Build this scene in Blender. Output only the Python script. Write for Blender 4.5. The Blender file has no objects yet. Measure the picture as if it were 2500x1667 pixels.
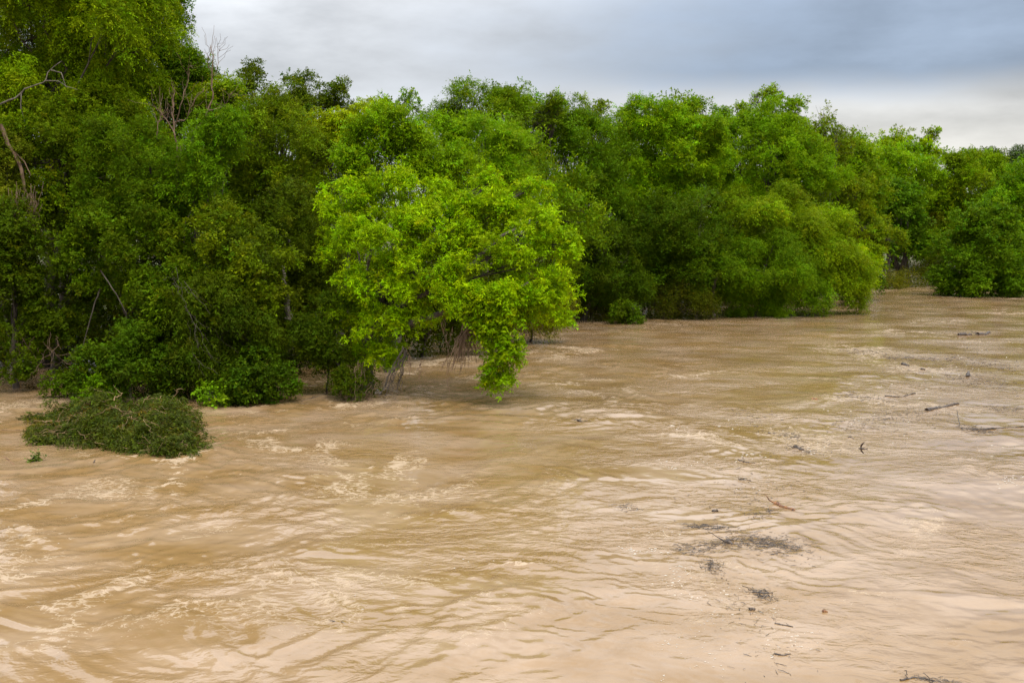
import bpy, math, random
import numpy as np
from mathutils import Vector

# ------------------------------------------------------------------ camera, light, exposure
scene = bpy.context.scene
COL = scene.collection
CAM_H = 7.0                       # eye height above the flood water, on a bridge
FPX = 2680.0                      # focal length measured in pixels of the 2500 px wide photograph
TILT = math.atan(273.5 / FPX)     # the view dips a little below the horizon
cam_data = bpy.data.cameras.new('camera')
cam = bpy.data.objects.new('camera', cam_data)
COL.objects.link(cam)
cam.location = (0, 0, CAM_H)
cam.rotation_euler = (math.pi / 2 - TILT, 0, 0)
cam_data.sensor_fit = 'HORIZONTAL'
cam_data.sensor_width = 36.0
cam_data.lens = 36.0 * FPX / 2500.0
cam_data.clip_start = 0.1
cam_data.clip_end = 6000
scene.camera = cam

SUN_EL, SUN_AZ = math.radians(58), math.radians(145)      # azimuth clockwise from the view direction (+Y)
world = bpy.data.worlds.new('World')
scene.world = world
world.use_nodes = True


class NT:
    """Small helper to write node trees tersely."""
    def __init__(self, tree):
        self.t = tree
        for n in list(tree.nodes):
            tree.nodes.remove(n)

    def n(self, kind, **kw):
        nd = self.t.nodes.new(kind)
        for k, v in kw.items():
            if k.startswith('i_'):
                nd.inputs[k[2:].replace('_', ' ')].default_value = v
            else:
                setattr(nd, k, v)
        return nd

    def l(self, a, b):
        self.t.links.new(a, b)

    def m(self, op, a, b=None, c=None, clamp=False):
        nd = self.t.nodes.new('ShaderNodeMath')
        nd.operation = op
        nd.use_clamp = clamp
        for i, v in enumerate((a, b, c)):
            if v is None:
                continue
            if isinstance(v, (int, float)):
                nd.inputs[i].default_value = v
            else:
                self.l(v, nd.inputs[i])
        return nd.outputs[0]

    def ss(self, v, lo, hi):
        nd = self.t.nodes.new('ShaderNodeMapRange')
        nd.interpolation_type = 'SMOOTHSTEP'
        self.l(v, nd.inputs['Value'])
        nd.inputs['From Min'].default_value = lo
        nd.inputs['From Max'].default_value = hi
        return nd.outputs[0]

    def mix(self, f, a, b, blend='MIX'):
        nd = self.t.nodes.new('ShaderNodeMix')
        nd.data_type = 'RGBA'
        nd.blend_type = blend
        for i, v in ((0, f), (6, a), (7, b)):
            if isinstance(v, (int, float)):
                nd.inputs[i].default_value = v
            elif isinstance(v, tuple):
                nd.inputs[i].default_value = v if len(v) == 4 else v + (1.0,)
            else:
                self.l(v, nd.inputs[i])
        return nd.outputs[2]


w = NT(world.node_tree)
SKY_STRENGTH = 0.1
g = 10.0                          # cloud radiance is written at strength 1, the background runs at 0.1
tc = w.n('ShaderNodeTexCoord')
sep = w.n('ShaderNodeSeparateXYZ')
w.l(tc.outputs['Generated'], sep.inputs[0])
dx, dy, dz = sep.outputs
el = w.m('ARCSINE', dz)
# stretched cloud noise
mp = w.n('ShaderNodeMapping')
mp.inputs['Scale'].default_value = (1.6, 1.6, 6.0)
w.l(tc.outputs['Generated'], mp.inputs[0])
n1 = w.n('ShaderNodeTexNoise', i_Scale=1.5, i_Detail=5.0, i_Roughness=0.5)
w.l(mp.outputs[0], n1.inputs['Vector'])
nz = w.m('SUBTRACT', n1.outputs[0], 0.5)
mp2 = w.n('ShaderNodeMapping')
mp2.inputs['Scale'].default_value = (3.0, 3.0, 9.0)
mp2.inputs['Rotation'].default_value = (0, math.radians(-12), 0)
w.l(tc.outputs['Generated'], mp2.inputs[0])
n2 = w.n('ShaderNodeTexNoise', i_Scale=1.6, i_Detail=6.0, i_Roughness=0.55)
w.l(mp2.outputs[0], n2.inputs['Vector'])
nz2 = w.m('SUBTRACT', n2.outputs[0], 0.5)
# a dark slate cloud bank over the right half of the sky, its lower edge a few degrees above the horizon
edge = w.m('ADD', w.m('SUBTRACT', dx, w.m('MULTIPLY', w.m('SUBTRACT', el, 0.15), 1.3)), w.m('ADD', w.m('MULTIPLY', nz, 0.4), w.m('MULTIPLY', nz2, 0.35)))
D = w.ss(edge, -0.22, 0.30)
low = w.m('ADD', w.m('ADD', el, w.m('MULTIPLY', nz2, 0.05)), w.m('MULTIPLY', w.m('ABSOLUTE', dx), 0.02))
Dm = w.ss(low, 0.105, 0.150)
fade = w.m('SUBTRACT', 1.0, w.ss(el, 0.20, 0.42))
dark = w.m('MULTIPLY', w.m('MULTIPLY', D, Dm), fade)
LIGHT, SLATE, WARM = (0.435 * g, 0.447 * g, 0.465 * g), (0.163 * g, 0.200 * g, 0.258 * g), (0.455 * g, 0.442 * g, 0.415 * g)
hz = w.m('MULTIPLY', w.m('SUBTRACT', 1.0, w.ss(el, 0.06, 0.17)), w.ss(dx, -0.1, 0.35))
c = w.mix(hz, LIGHT, WARM)
c = w.mix(dark, c, SLATE)
mott = w.m('ADD', 1.0, w.m('ADD', w.m('MULTIPLY', nz, 0.8), w.m('MULTIPLY', nz2, 1.6)))
cie = w.m('MULTIPLY', w.m('ADD', 1.0, w.m('MULTIPLY', w.m('MAXIMUM', w.m('SUBTRACT', dz, 0.11), 0.0), 2.3)), mott)
cc = w.n('ShaderNodeVectorMath', operation='SCALE')
w.l(c, cc.inputs[0])
w.l(cie, cc.inputs['Scale'])
sky = w.n('ShaderNodeTexSky', sky_type='NISHITA', sun_disc=False, sun_elevation=SUN_EL, sun_rotation=SUN_AZ)
skc = w.mix(0.93, sky.outputs[0], cc.outputs[0])
bg = w.n('ShaderNodeBackground', i_Strength=SKY_STRENGTH)
w.l(skc, bg.inputs['Color'])
wo = w.n('ShaderNodeOutputWorld')
w.l(bg.outputs[0], wo.inputs[0])

sun_d = bpy.data.lights.new('sun', 'SUN')
sun_d.energy = 1.5
sun_d.angle = math.radians(15)
sun_d.color = (1.0, 0.95, 0.87)
sun = bpy.data.objects.new('sun', sun_d)
COL.objects.link(sun)
sd = Vector((math.sin(SUN_AZ) * math.cos(SUN_EL), math.cos(SUN_AZ) * math.cos(SUN_EL), math.sin(SUN_EL)))
sun.rotation_euler = (-sd).to_track_quat('-Z', 'Y').to_euler()
sun.location = (0, 0, 60)

scene.view_settings.view_transform = 'Standard'
scene.view_settings.look = 'None'
scene.view_settings.gamma = 1.0
scene.view_settings.use_curve_mapping = False
scene.view_settings.exposure = 0.75
scene.render.engine = 'CYCLES'
scene.cycles.use_denoising = True
scene.cycles.denoising_prefilter = 'NONE'
scene.cycles.max_bounces = 6
scene.cycles.diffuse_bounces = 3
scene.cycles.transmission_bounces = 3
scene.cycles.glossy_bounces = 3

# ------------------------------------------------------------------ helpers
rng = np.random.default_rng(11)
CT, ST = math.cos(TILT), math.sin(TILT)


def ray(px, py):
    a, b = (px - 1250.0) / FPX, -(py - 833.5) / FPX
    return np.array([a, CT + b * ST, -ST + b * CT])


def P(px, py, Y):
    """World point at distance Y in front of the bridge seen at photo position (px, py)."""
    r = ray(px, py)
    return np.array([0, 0, CAM_H]) + r * (Y / r[1])


def W(px, py, z=0.0):
    """Point of the water level seen at photo position (px, py)."""
    r = ray(px, py)
    return np.array([0, 0, CAM_H]) + r * ((z - CAM_H) / r[2])


def new_mesh(name, verts, tris=None, quads=None, mat=None, parent=None, col=None, smooth=False):
    me = bpy.data.meshes.new(name)
    verts = np.asarray(verts, dtype=np.float32)
    me.vertices.add(len(verts))
    me.vertices.foreach_set('co', verts.ravel())
    k = 3 if tris is not None else 4
    f = np.asarray(tris if tris is not None else quads, dtype=np.int32)
    me.loops.add(f.size)
    me.loops.foreach_set('vertex_index', f.ravel())
    me.polygons.add(len(f))
    me.polygons.foreach_set('loop_start', np.arange(0, f.size, k, dtype=np.int32))
    if smooth:
        me.polygons.foreach_set('use_smooth', np.ones(len(f), dtype=bool))
    if col is not None:
        a = me.attributes.new('tint', 'FLOAT_COLOR', 'POINT')
        c4 = np.ones((len(verts), 4), dtype=np.float32)
        c4[:, :3] = col
        a.data.foreach_set('color', c4.ravel())
    me.update(calc_edges=True)
    if mat:
        me.materials.append(mat)
    o = bpy.data.objects.new(name, me)
    COL.objects.link(o)
    if parent is not None:
        o.parent = parent
    return o


def empty(name, loc, label, cat, group=None):
    o = bpy.data.objects.new(name, None)
    o.empty_display_size = 0.3
    COL.objects.link(o)
    o.location = tuple(float(v) for v in loc)
    tag(o, label, cat, group)
    return o


def tag(o, label=None, cat=None, group=None, kind=None):
    if label:
        o['label'] = label
    if cat:
        o['category'] = cat
    if group:
        o['group'] = group
    if kind:
        o['kind'] = kind
    return o


def norm(v):
    return v / np.maximum(np.linalg.norm(v, axis=-1, keepdims=True), 1e-9)


class Tubes:
    """Collects tapered bent tubes (limbs, twigs, vines, logs) into one quad mesh."""
    def __init__(self, sides=6):
        self.v, self.f, self.n, self.s = [], [], 0, sides

    def add(self, pts, rad, sides=None, cap=True):
        s = sides or self.s
        pts = np.asarray(pts, dtype=float)
        n = len(pts)
        rad = np.broadcast_to(np.asarray(rad, dtype=float), (n,))
        t = norm(np.gradient(pts, axis=0))
        ref = np.array([0.0, 0.0, 1.0]) if abs(t[:, 2]).mean() < 0.8 else np.array([1.0, 0.0, 0.0])
        a = norm(np.cross(t, ref))
        b = np.cross(t, a)
        th = np.arange(s) * 2 * math.pi / s
        ring = pts[:, None, :] + rad[:, None, None] * (np.cos(th)[None, :, None] * a[:, None, :] + np.sin(th)[None, :, None] * b[:, None, :])
        i = np.arange(n - 1)[:, None] * s
        j = np.arange(s)[None, :]
        k = (j + 1) % s
        q = np.stack([i + j, i + k, i + s + k, i + s + j], axis=-1).reshape(-1, 4) + self.n
        self.v.append(ring.reshape(-1, 3))
        self.f.append(q)
        self.n += n * s
        if cap:
            for e in (0, n - 1):
                self.v.append(pts[e][None, :])
                c = self.n
                self.n += 1
                st = c - n * s + e * s if e == 0 else c - 1 - n * s + e * s
                idx = st + np.arange(s)
                for m in range(0, s, 2):
                    self.f.append(np.array([[idx[m], idx[(m + 1) % s], idx[(m + 2) % s], c]]))
        return self

    def build(self, name, mat, parent=None, origin=None, smooth=True):
        if not self.v:
            return None
        v = np.concatenate(self.v)
        if origin is not None:
            v = v - np.asarray(origin)
        return new_mesh(name, v, quads=np.concatenate(self.f), mat=mat, parent=parent, smooth=smooth)


def bezier(p0, p1, p2, n=6):
    t = np.linspace(0, 1, n)[:, None]
    return (1 - t) ** 2 * p0 + 2 * t * (1 - t) * p1 + t ** 2 * p2


def wiggle(p0, p1, n, amp, r):
    """Crooked line from p0 to p1."""
    t = np.linspace(0, 1, n)[:, None]
    p = np.asarray(p0) * (1 - t) + np.asarray(p1) * t
    j = r.normal(0, amp, (n, 3)) * np.sin(t * math.pi) ** 0.7
    return p + j


_ang = np.random.default_rng(5).random(4096) * 2 * math.pi
_gx, _gy = np.cos(_ang), np.sin(_ang)


def perlin(x, y, seed=0):
    xi, yi = np.floor(x).astype(np.int64), np.floor(y).astype(np.int64)
    fx, fy = x - xi, y - yi
    u, v = fx * fx * fx * (fx * (fx * 6 - 15) + 10), fy * fy * fy * (fy * (fy * 6 - 15) + 10)

    def gr(a, b, ox, oy):
        h = (a * 374761393 + b * 668265263 + seed * 974634541) & 0x7fffffff
        h = ((h ^ (h >> 13)) * 1274126177) & 0x7fffffff
        h = (h ^ (h >> 16)) & 4095
        return _gx[h] * ox + _gy[h] * oy
    a = gr(xi, yi, fx, fy)
    b = gr(xi + 1, yi, fx - 1, fy)
    c_ = gr(xi, yi + 1, fx, fy - 1)
    d = gr(xi + 1, yi + 1, fx - 1, fy - 1)
    return (a + (b - a) * u) * (1 - v) + (c_ + (d - c_) * u) * v


def sstep(x, a, b):
    t = np.clip((x - a) / (b - a), 0, 1)
    return t * t * (3 - 2 * t)


# ------------------------------------------------------------------ materials
def material(name):
    m = bpy.data.materials.new(name)
    m.use_nodes = True
    return m, NT(m.node_tree)


def leaf_material(name, gloss=0.05, rough=0.6, trans=0.36, sprays=False):
    m, t = material(name)
    at = t.n('ShaderNodeAttribute', attribute_name='tint')
    p = t.n('ShaderNodeBsdfPrincipled', i_Roughness=rough)
    p.inputs['Specular IOR Level'].default_value = gloss
    lc = at.outputs['Color']
    if sprays:
        ai = t.n('ShaderNodeAttribute', attribute_name='spray_tint', attribute_type='INSTANCER')
        lc = t.mix(1.0, lc, ai.outputs['Color'], 'MULTIPLY')
    t.l(lc, p.inputs['Base Color'])
    tr = t.n('ShaderNodeBsdfTranslucent')
    t.l(t.mix(1.0, lc, (1.25, 1.2, 0.5), 'MULTIPLY'), tr.inputs['Color'])
    mx = t.n('ShaderNodeMixShader', i_Fac=trans)
    t.l(p.outputs[0], mx.inputs[1])
    t.l(tr.outputs[0], mx.inputs[2])
    o = t.n('ShaderNodeOutputMaterial')
    t.l(mx.outputs[0], o.inputs[0])
    return m


def bark_material(name, c1, c2, scale=6.0, rough=0.9):
    m, t = material(name)
    tc_ = t.n('ShaderNodeTexCoord')
    mp_ = t.n('ShaderNodeMapping')
    mp_.inputs['Scale'].default_value = (1, 1, 0.3)
    t.l(tc_.outputs['Object'], mp_.inputs[0])
    nz_ = t.n('ShaderNodeTexNoise', i_Scale=scale, i_Detail=6.0, i_Roughness=0.65)
    t.l(mp_.outputs[0], nz_.inputs['Vector'])
    f = t.ss(nz_.outputs[0], 0.35, 0.65)
    p = t.n('ShaderNodeBsdfPrincipled', i_Roughness=rough)
    t.l(t.mix(f, c1, c2), p.inputs['Base Color'])
    b = t.n('ShaderNodeBump', i_Strength=0.6, i_Distance=0.04)
    t.l(nz_.outputs[0], b.inputs['Height'])
    t.l(b.outputs[0], p.inputs['Normal'])
    o = t.n('ShaderNodeOutputMaterial')
    t.l(p.outputs[0], o.inputs[0])
    return m


LEAF = leaf_material('leaf', sprays=True)
LEAF_WET = leaf_material('wet_leaf', gloss=0.3, rough=0.45, trans=0.2)
LEAF_WET_SPRAY = leaf_material('wet_leaf_spray', gloss=0.12, rough=0.5, trans=0.22, sprays=True)
BARK = bark_material('dark_bark', (0.035, 0.026, 0.018), (0.10, 0.08, 0.06))
BARK_PALE = bark_material('pale_bark', (0.075, 0.06, 0.045), (0.19, 0.16, 0.125))
BARK_TAN = bark_material('tan_stem', (0.16, 0.09, 0.04), (0.36, 0.24, 0.12))
VINE = bark_material('dry_vine', (0.10, 0.06, 0.035), (0.22, 0.14, 0.085))
WOOD_WET = bark_material('wet_driftwood', (0.03, 0.022, 0.018), (0.13, 0.095, 0.07), scale=9, rough=0.5)
WOOD_RED = bark_material('reddish_driftwood', (0.06, 0.028, 0.018), (0.36, 0.16, 0.06), scale=7, rough=0.5)
WOOD_GREY = bark_material('grey_debris', (0.045, 0.036, 0.032), (0.15, 0.125, 0.105), scale=20, rough=0.7)

# ------------------------------------------------------------------ river water
BANK = np.array([(-400, 20), (-120, 34), (-30, 45), (-12, 46.5), (-4, 58), (5, 84), (18, 96), (30, 112), (43, 136), (60, 152), (120, 170), (420, 200), (1500, 400)], dtype=float)


def bank_distance(x, y):
    """Signed distance to the line where the wood meets the flood, positive on the wood's side."""
    best = np.full(x.shape, 1e9)
    sg = np.ones(x.shape)
    for (ax, ay), (bx, by) in zip(BANK[:-1], BANK[1:]):
        ux, uy = bx - ax, by - ay
        L2 = ux * ux + uy * uy
        t = np.clip(((x - ax) * ux + (y - ay) * uy) / L2, 0, 1)
        ex, ey = x - (ax + t * ux), y - (ay + t * uy)
        d = np.hypot(ex, ey)
        s = np.sign(ux * (y - ay) - uy * (x - ax))
        up = d < best
        best = np.where(up, d, best)
        sg = np.where(up, s, sg)
    return best * sg


FLOW = math.radians(22)            # the current runs toward the bridge, from upper right to lower left
CF, SF = math.cos(FLOW), math.sin(FLOW)


def water_parts(x, y):
    wx = x + 2.6 * perlin(x / 8.0, y / 8.0, 1) + 0.80 * perlin(x / 2.4, y / 2.4, 2)
    wy = y + 2.6 * perlin(x / 8.0, y / 8.0, 3) + 0.80 * perlin(x / 2.4, y / 2.4, 4)
    a = wx * CF - wy * SF            # across the current
    s = wx * SF + wy * CF            # along it
    rough = 0.38 + 0.85 * sstep(perlin(a / 6.0, s / 9.0, 5) + 0.4 * perlin(a / 2.4, s / 3.0, 13) - 0.018 * x, -0.4, 0.5)
    big = perlin(a / 5.5, s / 7.5, 6)
    r1 = 1 - 2.2 * np.abs(perlin(a / 2.6, s / 3.6, 7))
    r2 = 1 - 2.2 * np.abs(perlin(a / 1.0, s / 1.5, 8))
    p3 = perlin(a / 0.45, s / 0.62, 9)
    r3 = 1 - 2.2 * np.abs(perlin(a / 1.3, s / 0.5, 10))
    p3 = p3 + 1.15 * r3 + 0.9 * (1 - 2.2 * np.abs(perlin(a / 0.55, s / 0.26, 12))) + 0.30 * (1 - 2.2 * np.abs(perlin(a / 0.26, s / 0.15, 14)))
    r1 = r1 + 0.55 * (1 - 2.2 * np.abs(perlin(a / 4.2, s / 1.25, 15)))
    return big, r1, r2, p3, rough, a, s


def water_h(x, y):
    x, y = np.asarray(x, dtype=float), np.asarray(y, dtype=float)
    big, r1, r2, p3, rough, _, _ = water_parts(x, y)
    return 0.09 * big + rough * (0.038 * r1 + 0.036 * r2 + 0.0185 * p3) - 0.05


def spaced(lo, hi, f):
    out = [lo]
    while out[-1] < hi:
        out.append(out[-1] + f(out[-1]))
    return np.array(out)


xs = np.concatenate([-spaced(13, 700, lambda v: 0.06 + 0.010 * (v - 13) + (max(0, v - 60) * 0.06))[::-1], np.arange(-12.95, 14.95, 0.055),
                     spaced(15, 1200, lambda v: 0.06 + 0.008 * (v - 15) + max(0, v - 75) * 0.06)])
ys = np.concatenate([-spaced(0, 200, lambda v: 2 + 0.1 * v)[::-1][:-1], np.array([0, 4, 7, 9.5, 11, 12, 12.8]), spaced(13.4, 2500, lambda v: 0.042 + 0.0055 * max(0, v - 14) + max(0, v - 170) * 0.08)])
GX, GY = np.meshgrid(xs, ys)
X, Y = GX.ravel(), GY.ravel()
big, r1, r2, p3, rough, fa, fs = water_parts(X, Y)
H = 0.09 * big + rough * (0.038 * r1 + 0.036 * r2 + 0.0185 * p3) - 0.05
# foam: breaking crests, thin drawn-out streaks, and the boils named below
streak = sstep(perlin(fa / 1.9, fs / 2.6, 21) + 0.6 * perlin(fa / 0.6, fs / 0.8, 22), 0.12, 0.6) * sstep(perlin(fa / 8, fs / 11, 23) + 0.25 - 0.012 * X, -0.1, 0.5)
crest = sstep(r1 * 0.7 + r2 * 0.45, 0.85, 1.08) * sstep(perlin(X / 8, Y / 8, 24), 0.0, 0.4)
foam = 0.52 * streak + 0.55 * crest
BOILS = [(55, 1297, .55, .30, 1.0), (115, 1322, .45, .35, .9), (185, 1268, .35, .2, .6), (440, 1140, .45, .9, .8), (455, 1105, .7, .4, .8), (420, 1180, .5, .5, .5),
         (985, 1022, .6, .5, .8), (860, 990, 1.0, .6, .7), (1010, 895, 1.2, .5, .8), (1090, 882, .8, .6, .7), (1265, 1378, .5, .25, 1.), (1310, 1385, .5, .15, .6),
         (2420, 1160, .5, .4, .7), (2340, 1120, .4, .3, .6), (1640, 1060, .7, .4, .5), (930, 1140, .5, .6, .5), (1575, 1372, .25, .1, .7), (1985, 1268, .25, .12, .7),
         (700, 1215, .9, .3, .45), (330, 1265, .8, .3, .5), (560, 1030, .9, .6, .5), (640, 1053, .6, .5, .5), (2380, 726, 5., 1.2, .9), (1700, 800, 2., 1.5, .4),
         (1900, 1400, .8, .25, .5), (1700, 1440, .9, .4, .5), (1860, 1560, .8, .5, .4), (2120, 1445, .3, .1, .5), (2330, 1560, .3, .5, .5)]
for bpx, bpy_, rx_, ry_, amt in BOILS:
    c0 = W(bpx, bpy_)
    near = (np.abs(X - c0[0]) < 4 * rx_) & (np.abs(Y - c0[1]) < 4 * ry_)
    e = np.exp(-((X[near] - c0[0]) / rx_) ** 2 - ((Y[near] - c0[1]) / ry_) ** 2)
    brk = sstep(perlin(X[near] / 0.34, Y[near] / 0.22, 31) + 0.7 * perlin(X[near] / 0.15, Y[near] / 0.12, 32), -0.15, 0.5)
    H[near] += 0.06 * amt * e * (0.3 + brk)
    foam[near] += amt * np.sqrt(e) * brk * 0.95
sd_ = bank_distance(X, Y)
# ragged foam where the current drags past the flooded bushes
foam += 0.9 * np.exp(-((sd_ + 0.8) / 1.3) ** 2) * (X > -14) * sstep(perlin(X / 0.9, Y / 0.7, 33) + 0.6 * perlin(X / 0.3, Y / 0.3, 34), 0.0, 0.5)
for px0, py0, px1, py1, wd, amt in ((200, 1105, 440, 1132, .22, 1.0), (440, 1132, 500, 1105, .25, .9), (560, 1000, 800, 985, .3, .9), (830, 990, 930, 985, .35, .9), (930, 985, 1150, 930, .3, .6), (1170, 945, 1290, 940, .25, .7),
                                    (440, 1140, 420, 1210, .22, .9), (940, 1000, 1180, 985, .2, .6), (1050, 880, 1150, 872, .3, .8), (1120, 925, 1500, 945, .25, .6), (0, 1250, 420, 1190, .35, .55), (300, 1120, 900, 1080, .5, .35)):
    a0, a1 = W(px0, py0), W(px1, py1)
    ux, uy = a1[0] - a0[0], a1[1] - a0[1]
    tt = np.clip(((X - a0[0]) * ux + (Y - a0[1]) * uy) / (ux * ux + uy * uy), 0, 1)
    dd = np.hypot(X - a0[0] - tt * ux, Y - a0[1] - tt * uy)
    foam += amt * np.exp(-(dd / wd) ** 2) * sstep(perlin(X / 0.5, Y / 0.4, 35) + 0.6 * perlin(X / 0.18, Y / 0.16, 36), -0.25, 0.45)
    H += 0.025 * amt * np.exp(-(dd / wd) ** 2)
calm = 1 - 0.75 * sstep(sd_, -4, 4)
H = H * calm
me_cols = len(xs)
i = np.arange(len(ys) - 1)[:, None] * me_cols
j = np.arange(me_cols - 1)[None, :]
quads = np.stack([i + j, i + j + 1, i + me_cols + j + 1, i + me_cols + j], axis=-1).reshape(-1, 4)

wm, t = material('muddy_water')
tcw = t.n('ShaderNodeTexCoord')
mpw = t.n('ShaderNodeMapping')
mpw.inputs['Rotation'].default_value = (0, 0, FLOW)
mpw.inputs['Scale'].default_value = (0.9, 1.25, 1.0)
t.l(tcw.outputs['Object'], mpw.inputs[0])
warp = t.n('ShaderNodeTexNoise', i_Scale=0.9, i_Detail=2.0)
t.l(mpw.outputs[0], warp.inputs['Vector'])
wv = t.n('ShaderNodeVectorMath', operation='MULTIPLY_ADD')
t.l(warp.outputs['Color'], wv.inputs[0])
wv.inputs[1].default_value = (0.9, 0.9, 0)
t.l(mpw.outputs[0], wv.inputs[2])
na = t.n('ShaderNodeTexNoise', i_Scale=2.6, i_Detail=3.0, i_Roughness=0.55)
t.l(wv.outputs[0], na.inputs['Vector'])
nb = t.n('ShaderNodeTexNoise', i_Scale=7.0, i_Detail=3.0, i_Roughness=0.55)
t.l(wv.outputs[0], nb.inputs['Vector'])
patch = t.n('ShaderNodeTexNoise', i_Scale=0.22, i_Detail=4.0)
t.l(wv.outputs[0], patch.inputs['Vector'])
bh = t.m('ADD', t.m('MULTIPLY', na.outputs[0], 0.9), t.m('MULTIPLY', nb.outputs[0], 0.22))
bstr = t.m('ADD', 0.05, t.m('MULTIPLY', t.ss(patch.outputs[0], 0.38, 0.64), 0.55))
bmp = t.n('ShaderNodeBump', i_Distance=0.11)
t.l(bstr, bmp.inputs['Strength'])
t.l(bh, bmp.inputs['Height'])
fat = t.n('ShaderNodeAttribute', attribute_name='foam')
nc = t.n('ShaderNodeTexNoise', i_Scale=26.0, i_Detail=3.0, i_Roughness=0.6)
t.l(wv.outputs[0], nc.inputs['Vector'])
vor = t.n('ShaderNodeTexVoronoi', feature='DISTANCE_TO_EDGE', i_Scale=3.4)
wv2 = t.n('ShaderNodeVectorMath', operation='MULTIPLY_ADD')
t.l(nb.outputs['Color'], wv2.inputs[0])
wv2.inputs[1].default_value = (0.30, 0.30, 0)
t.l(wv.outputs[0], wv2.inputs[2])
t.l(wv2.outputs[0], vor.inputs['Vector'])
lace = t.m('SUBTRACT', 1.0, t.ss(vor.outputs['Distance'], 0.0, 0.16))
ff = t.ss(t.m('ADD', t.m('MULTIPLY', fat.outputs['Fac'], t.m('ADD', 0.55, t.m('MULTIPLY', lace, 0.75))), t.m('ADD', t.m('MULTIPLY', t.m('SUBTRACT', nb.outputs[0], 0.5), 1.1), t.m('MULTIPLY', t.m('SUBTRACT', nc.outputs[0], 0.5), 1.1))), 0.26, 0.95)
silt_sheen = t.n('ShaderNodeTexNoise', i_Scale=0.35, i_Detail=5.0, i_Roughness=0.6)
t.l(wv.outputs[0], silt_sheen.inputs['Vector'])
MUD_A, MUD_SHEEN, FOAM_C = (0.268, 0.160, 0.064), (0.365, 0.248, 0.148), (0.44, 0.32, 0.20)  # second tone: silt, with pale sky reflection painted into the mud
mud = t.mix(t.ss(silt_sheen.outputs[0], 0.35, 0.68), MUD_A, MUD_SHEEN)
pw = t.n('ShaderNodeBsdfPrincipled', i_IOR=1.65)
t.l(t.mix(ff, mud, FOAM_C), pw.inputs['Base Color'])
t.l(t.m('ADD', t.m('ADD', 0.07, t.m('MULTIPLY', t.ss(patch.outputs[0], 0.36, 0.60), 0.07)), t.m('MULTIPLY', ff, 0.4)), pw.inputs['Roughness'])
t.l(bmp.outputs[0], pw.inputs['Normal'])
ow = t.n('ShaderNodeOutputMaterial')
t.l(pw.outputs[0], ow.inputs[0])

river = new_mesh('river_water', np.stack([X, Y, H], axis=1), quads=quads, mat=wm, smooth=True)
fa_ = river.data.attributes.new('foam', 'FLOAT', 'POINT')
fa_.data.foreach_set('value', np.clip(foam, 0, 1.5).astype(np.float32))
tag(river, kind='structure')

# ------------------------------------------------------------------ ground: river bed, bank and the land behind the wood
gxs = np.concatenate([np.linspace(-1500, -140, 18), np.linspace(-120, 180, 101), np.linspace(200, 1500, 18)])
gys = np.concatenate([np.linspace(-200, 0, 8), np.linspace(10, 320, 105), np.linspace(340, 3000, 24)])
AX, AY = np.meshgrid(gxs, gys)
AX, AY = AX.ravel(), AY.ravel()
sdg = bank_distance(AX, AY)
GZ = np.where(sdg < 0, -2.2 + 1.0 * sstep(sdg, -20, 0), -1.2 + 1.2 * sstep(sdg, 0, 10) + 5.5 * sstep(sdg, 8, 110) + 0.012 * np.clip(sdg - 110, 0, 900))
GZ = GZ + np.where(sdg > 10, 0.35 * perlin(AX / 9, AY / 9, 41), 0)
nx = len(gxs)
i = np.arange(len(gys) - 1)[:, None] * nx
j = np.arange(nx - 1)[None, :]
gq = np.stack([i + j, i + j + 1, i + nx + j + 1, i + nx + j], axis=-1).reshape(-1, 4)
gm, t = material('grassy_soil')
tg = t.n('ShaderNodeTexCoord')
ng = t.n('ShaderNodeTexNoise', i_Scale=0.25, i_Detail=8.0, i_Roughness=0.65)
t.l(tg.outputs['Object'], ng.inputs['Vector'])
pg = t.n('ShaderNodeBsdfPrincipled', i_Roughness=0.95)
t.l(t.mix(t.ss(ng.outputs[0], 0.38, 0.62), (0.085, 0.06, 0.03), (0.07, 0.085, 0.022)), pg.inputs['Base Color'])
og = t.n('ShaderNodeOutputMaterial')
t.l(pg.outputs[0], og.inputs[0])
ground = new_mesh('ground', np.stack([AX, AY, GZ], axis=1), quads=gq, mat=gm, smooth=True)
tag(ground, kind='structure')

# ------------------------------------------------------------------ trees
#          leaf length, width ratio, droop, puff radius, layers, leaflets per sprig, sprig length, puff flatness
STYLES = {
    'box':     dict(L=.185, wr=.40, droop=.55, puff=.85, lai=5.0, nl=9, sl=.34, flat=.75, up=.35),
    'feather': dict(L=.170, wr=.34, droop=.75, puff=1.0, lai=4.2, nl=11, sl=.50, flat=.70, up=.20),
    'vine':    dict(L=.145, wr=.62, droop=.40, puff=.75, lai=4.6, nl=7, sl=.26, flat=.85, up=.15),
    'fine':    dict(L=.125, wr=.42, droop=.30, puff=.75, lai=4.0, nl=9, sl=.34, flat=.85, up=.25),
    'sparse':  dict(L=.170, wr=.50, droop=.25, puff=.75, lai=2.3, nl=8, sl=.28, flat=.85, up=.45),
    'tuft':    dict(L=.170, wr=.55, droop=.30, puff=.70, lai=2.6, nl=10, sl=.26, flat=.60, up=.50),
    'weep':    dict(L=.180, wr=.30, droop=1.0, puff=.95, lai=4.8, nl=10, sl=.55, flat=.85, up=.10),
    'dead':    dict(L=.120, wr=.22, droop=.60, puff=.60, lai=2.2, nl=7, sl=.40, flat=.80, up=.20),
}
N_LEAVES = 0


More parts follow.
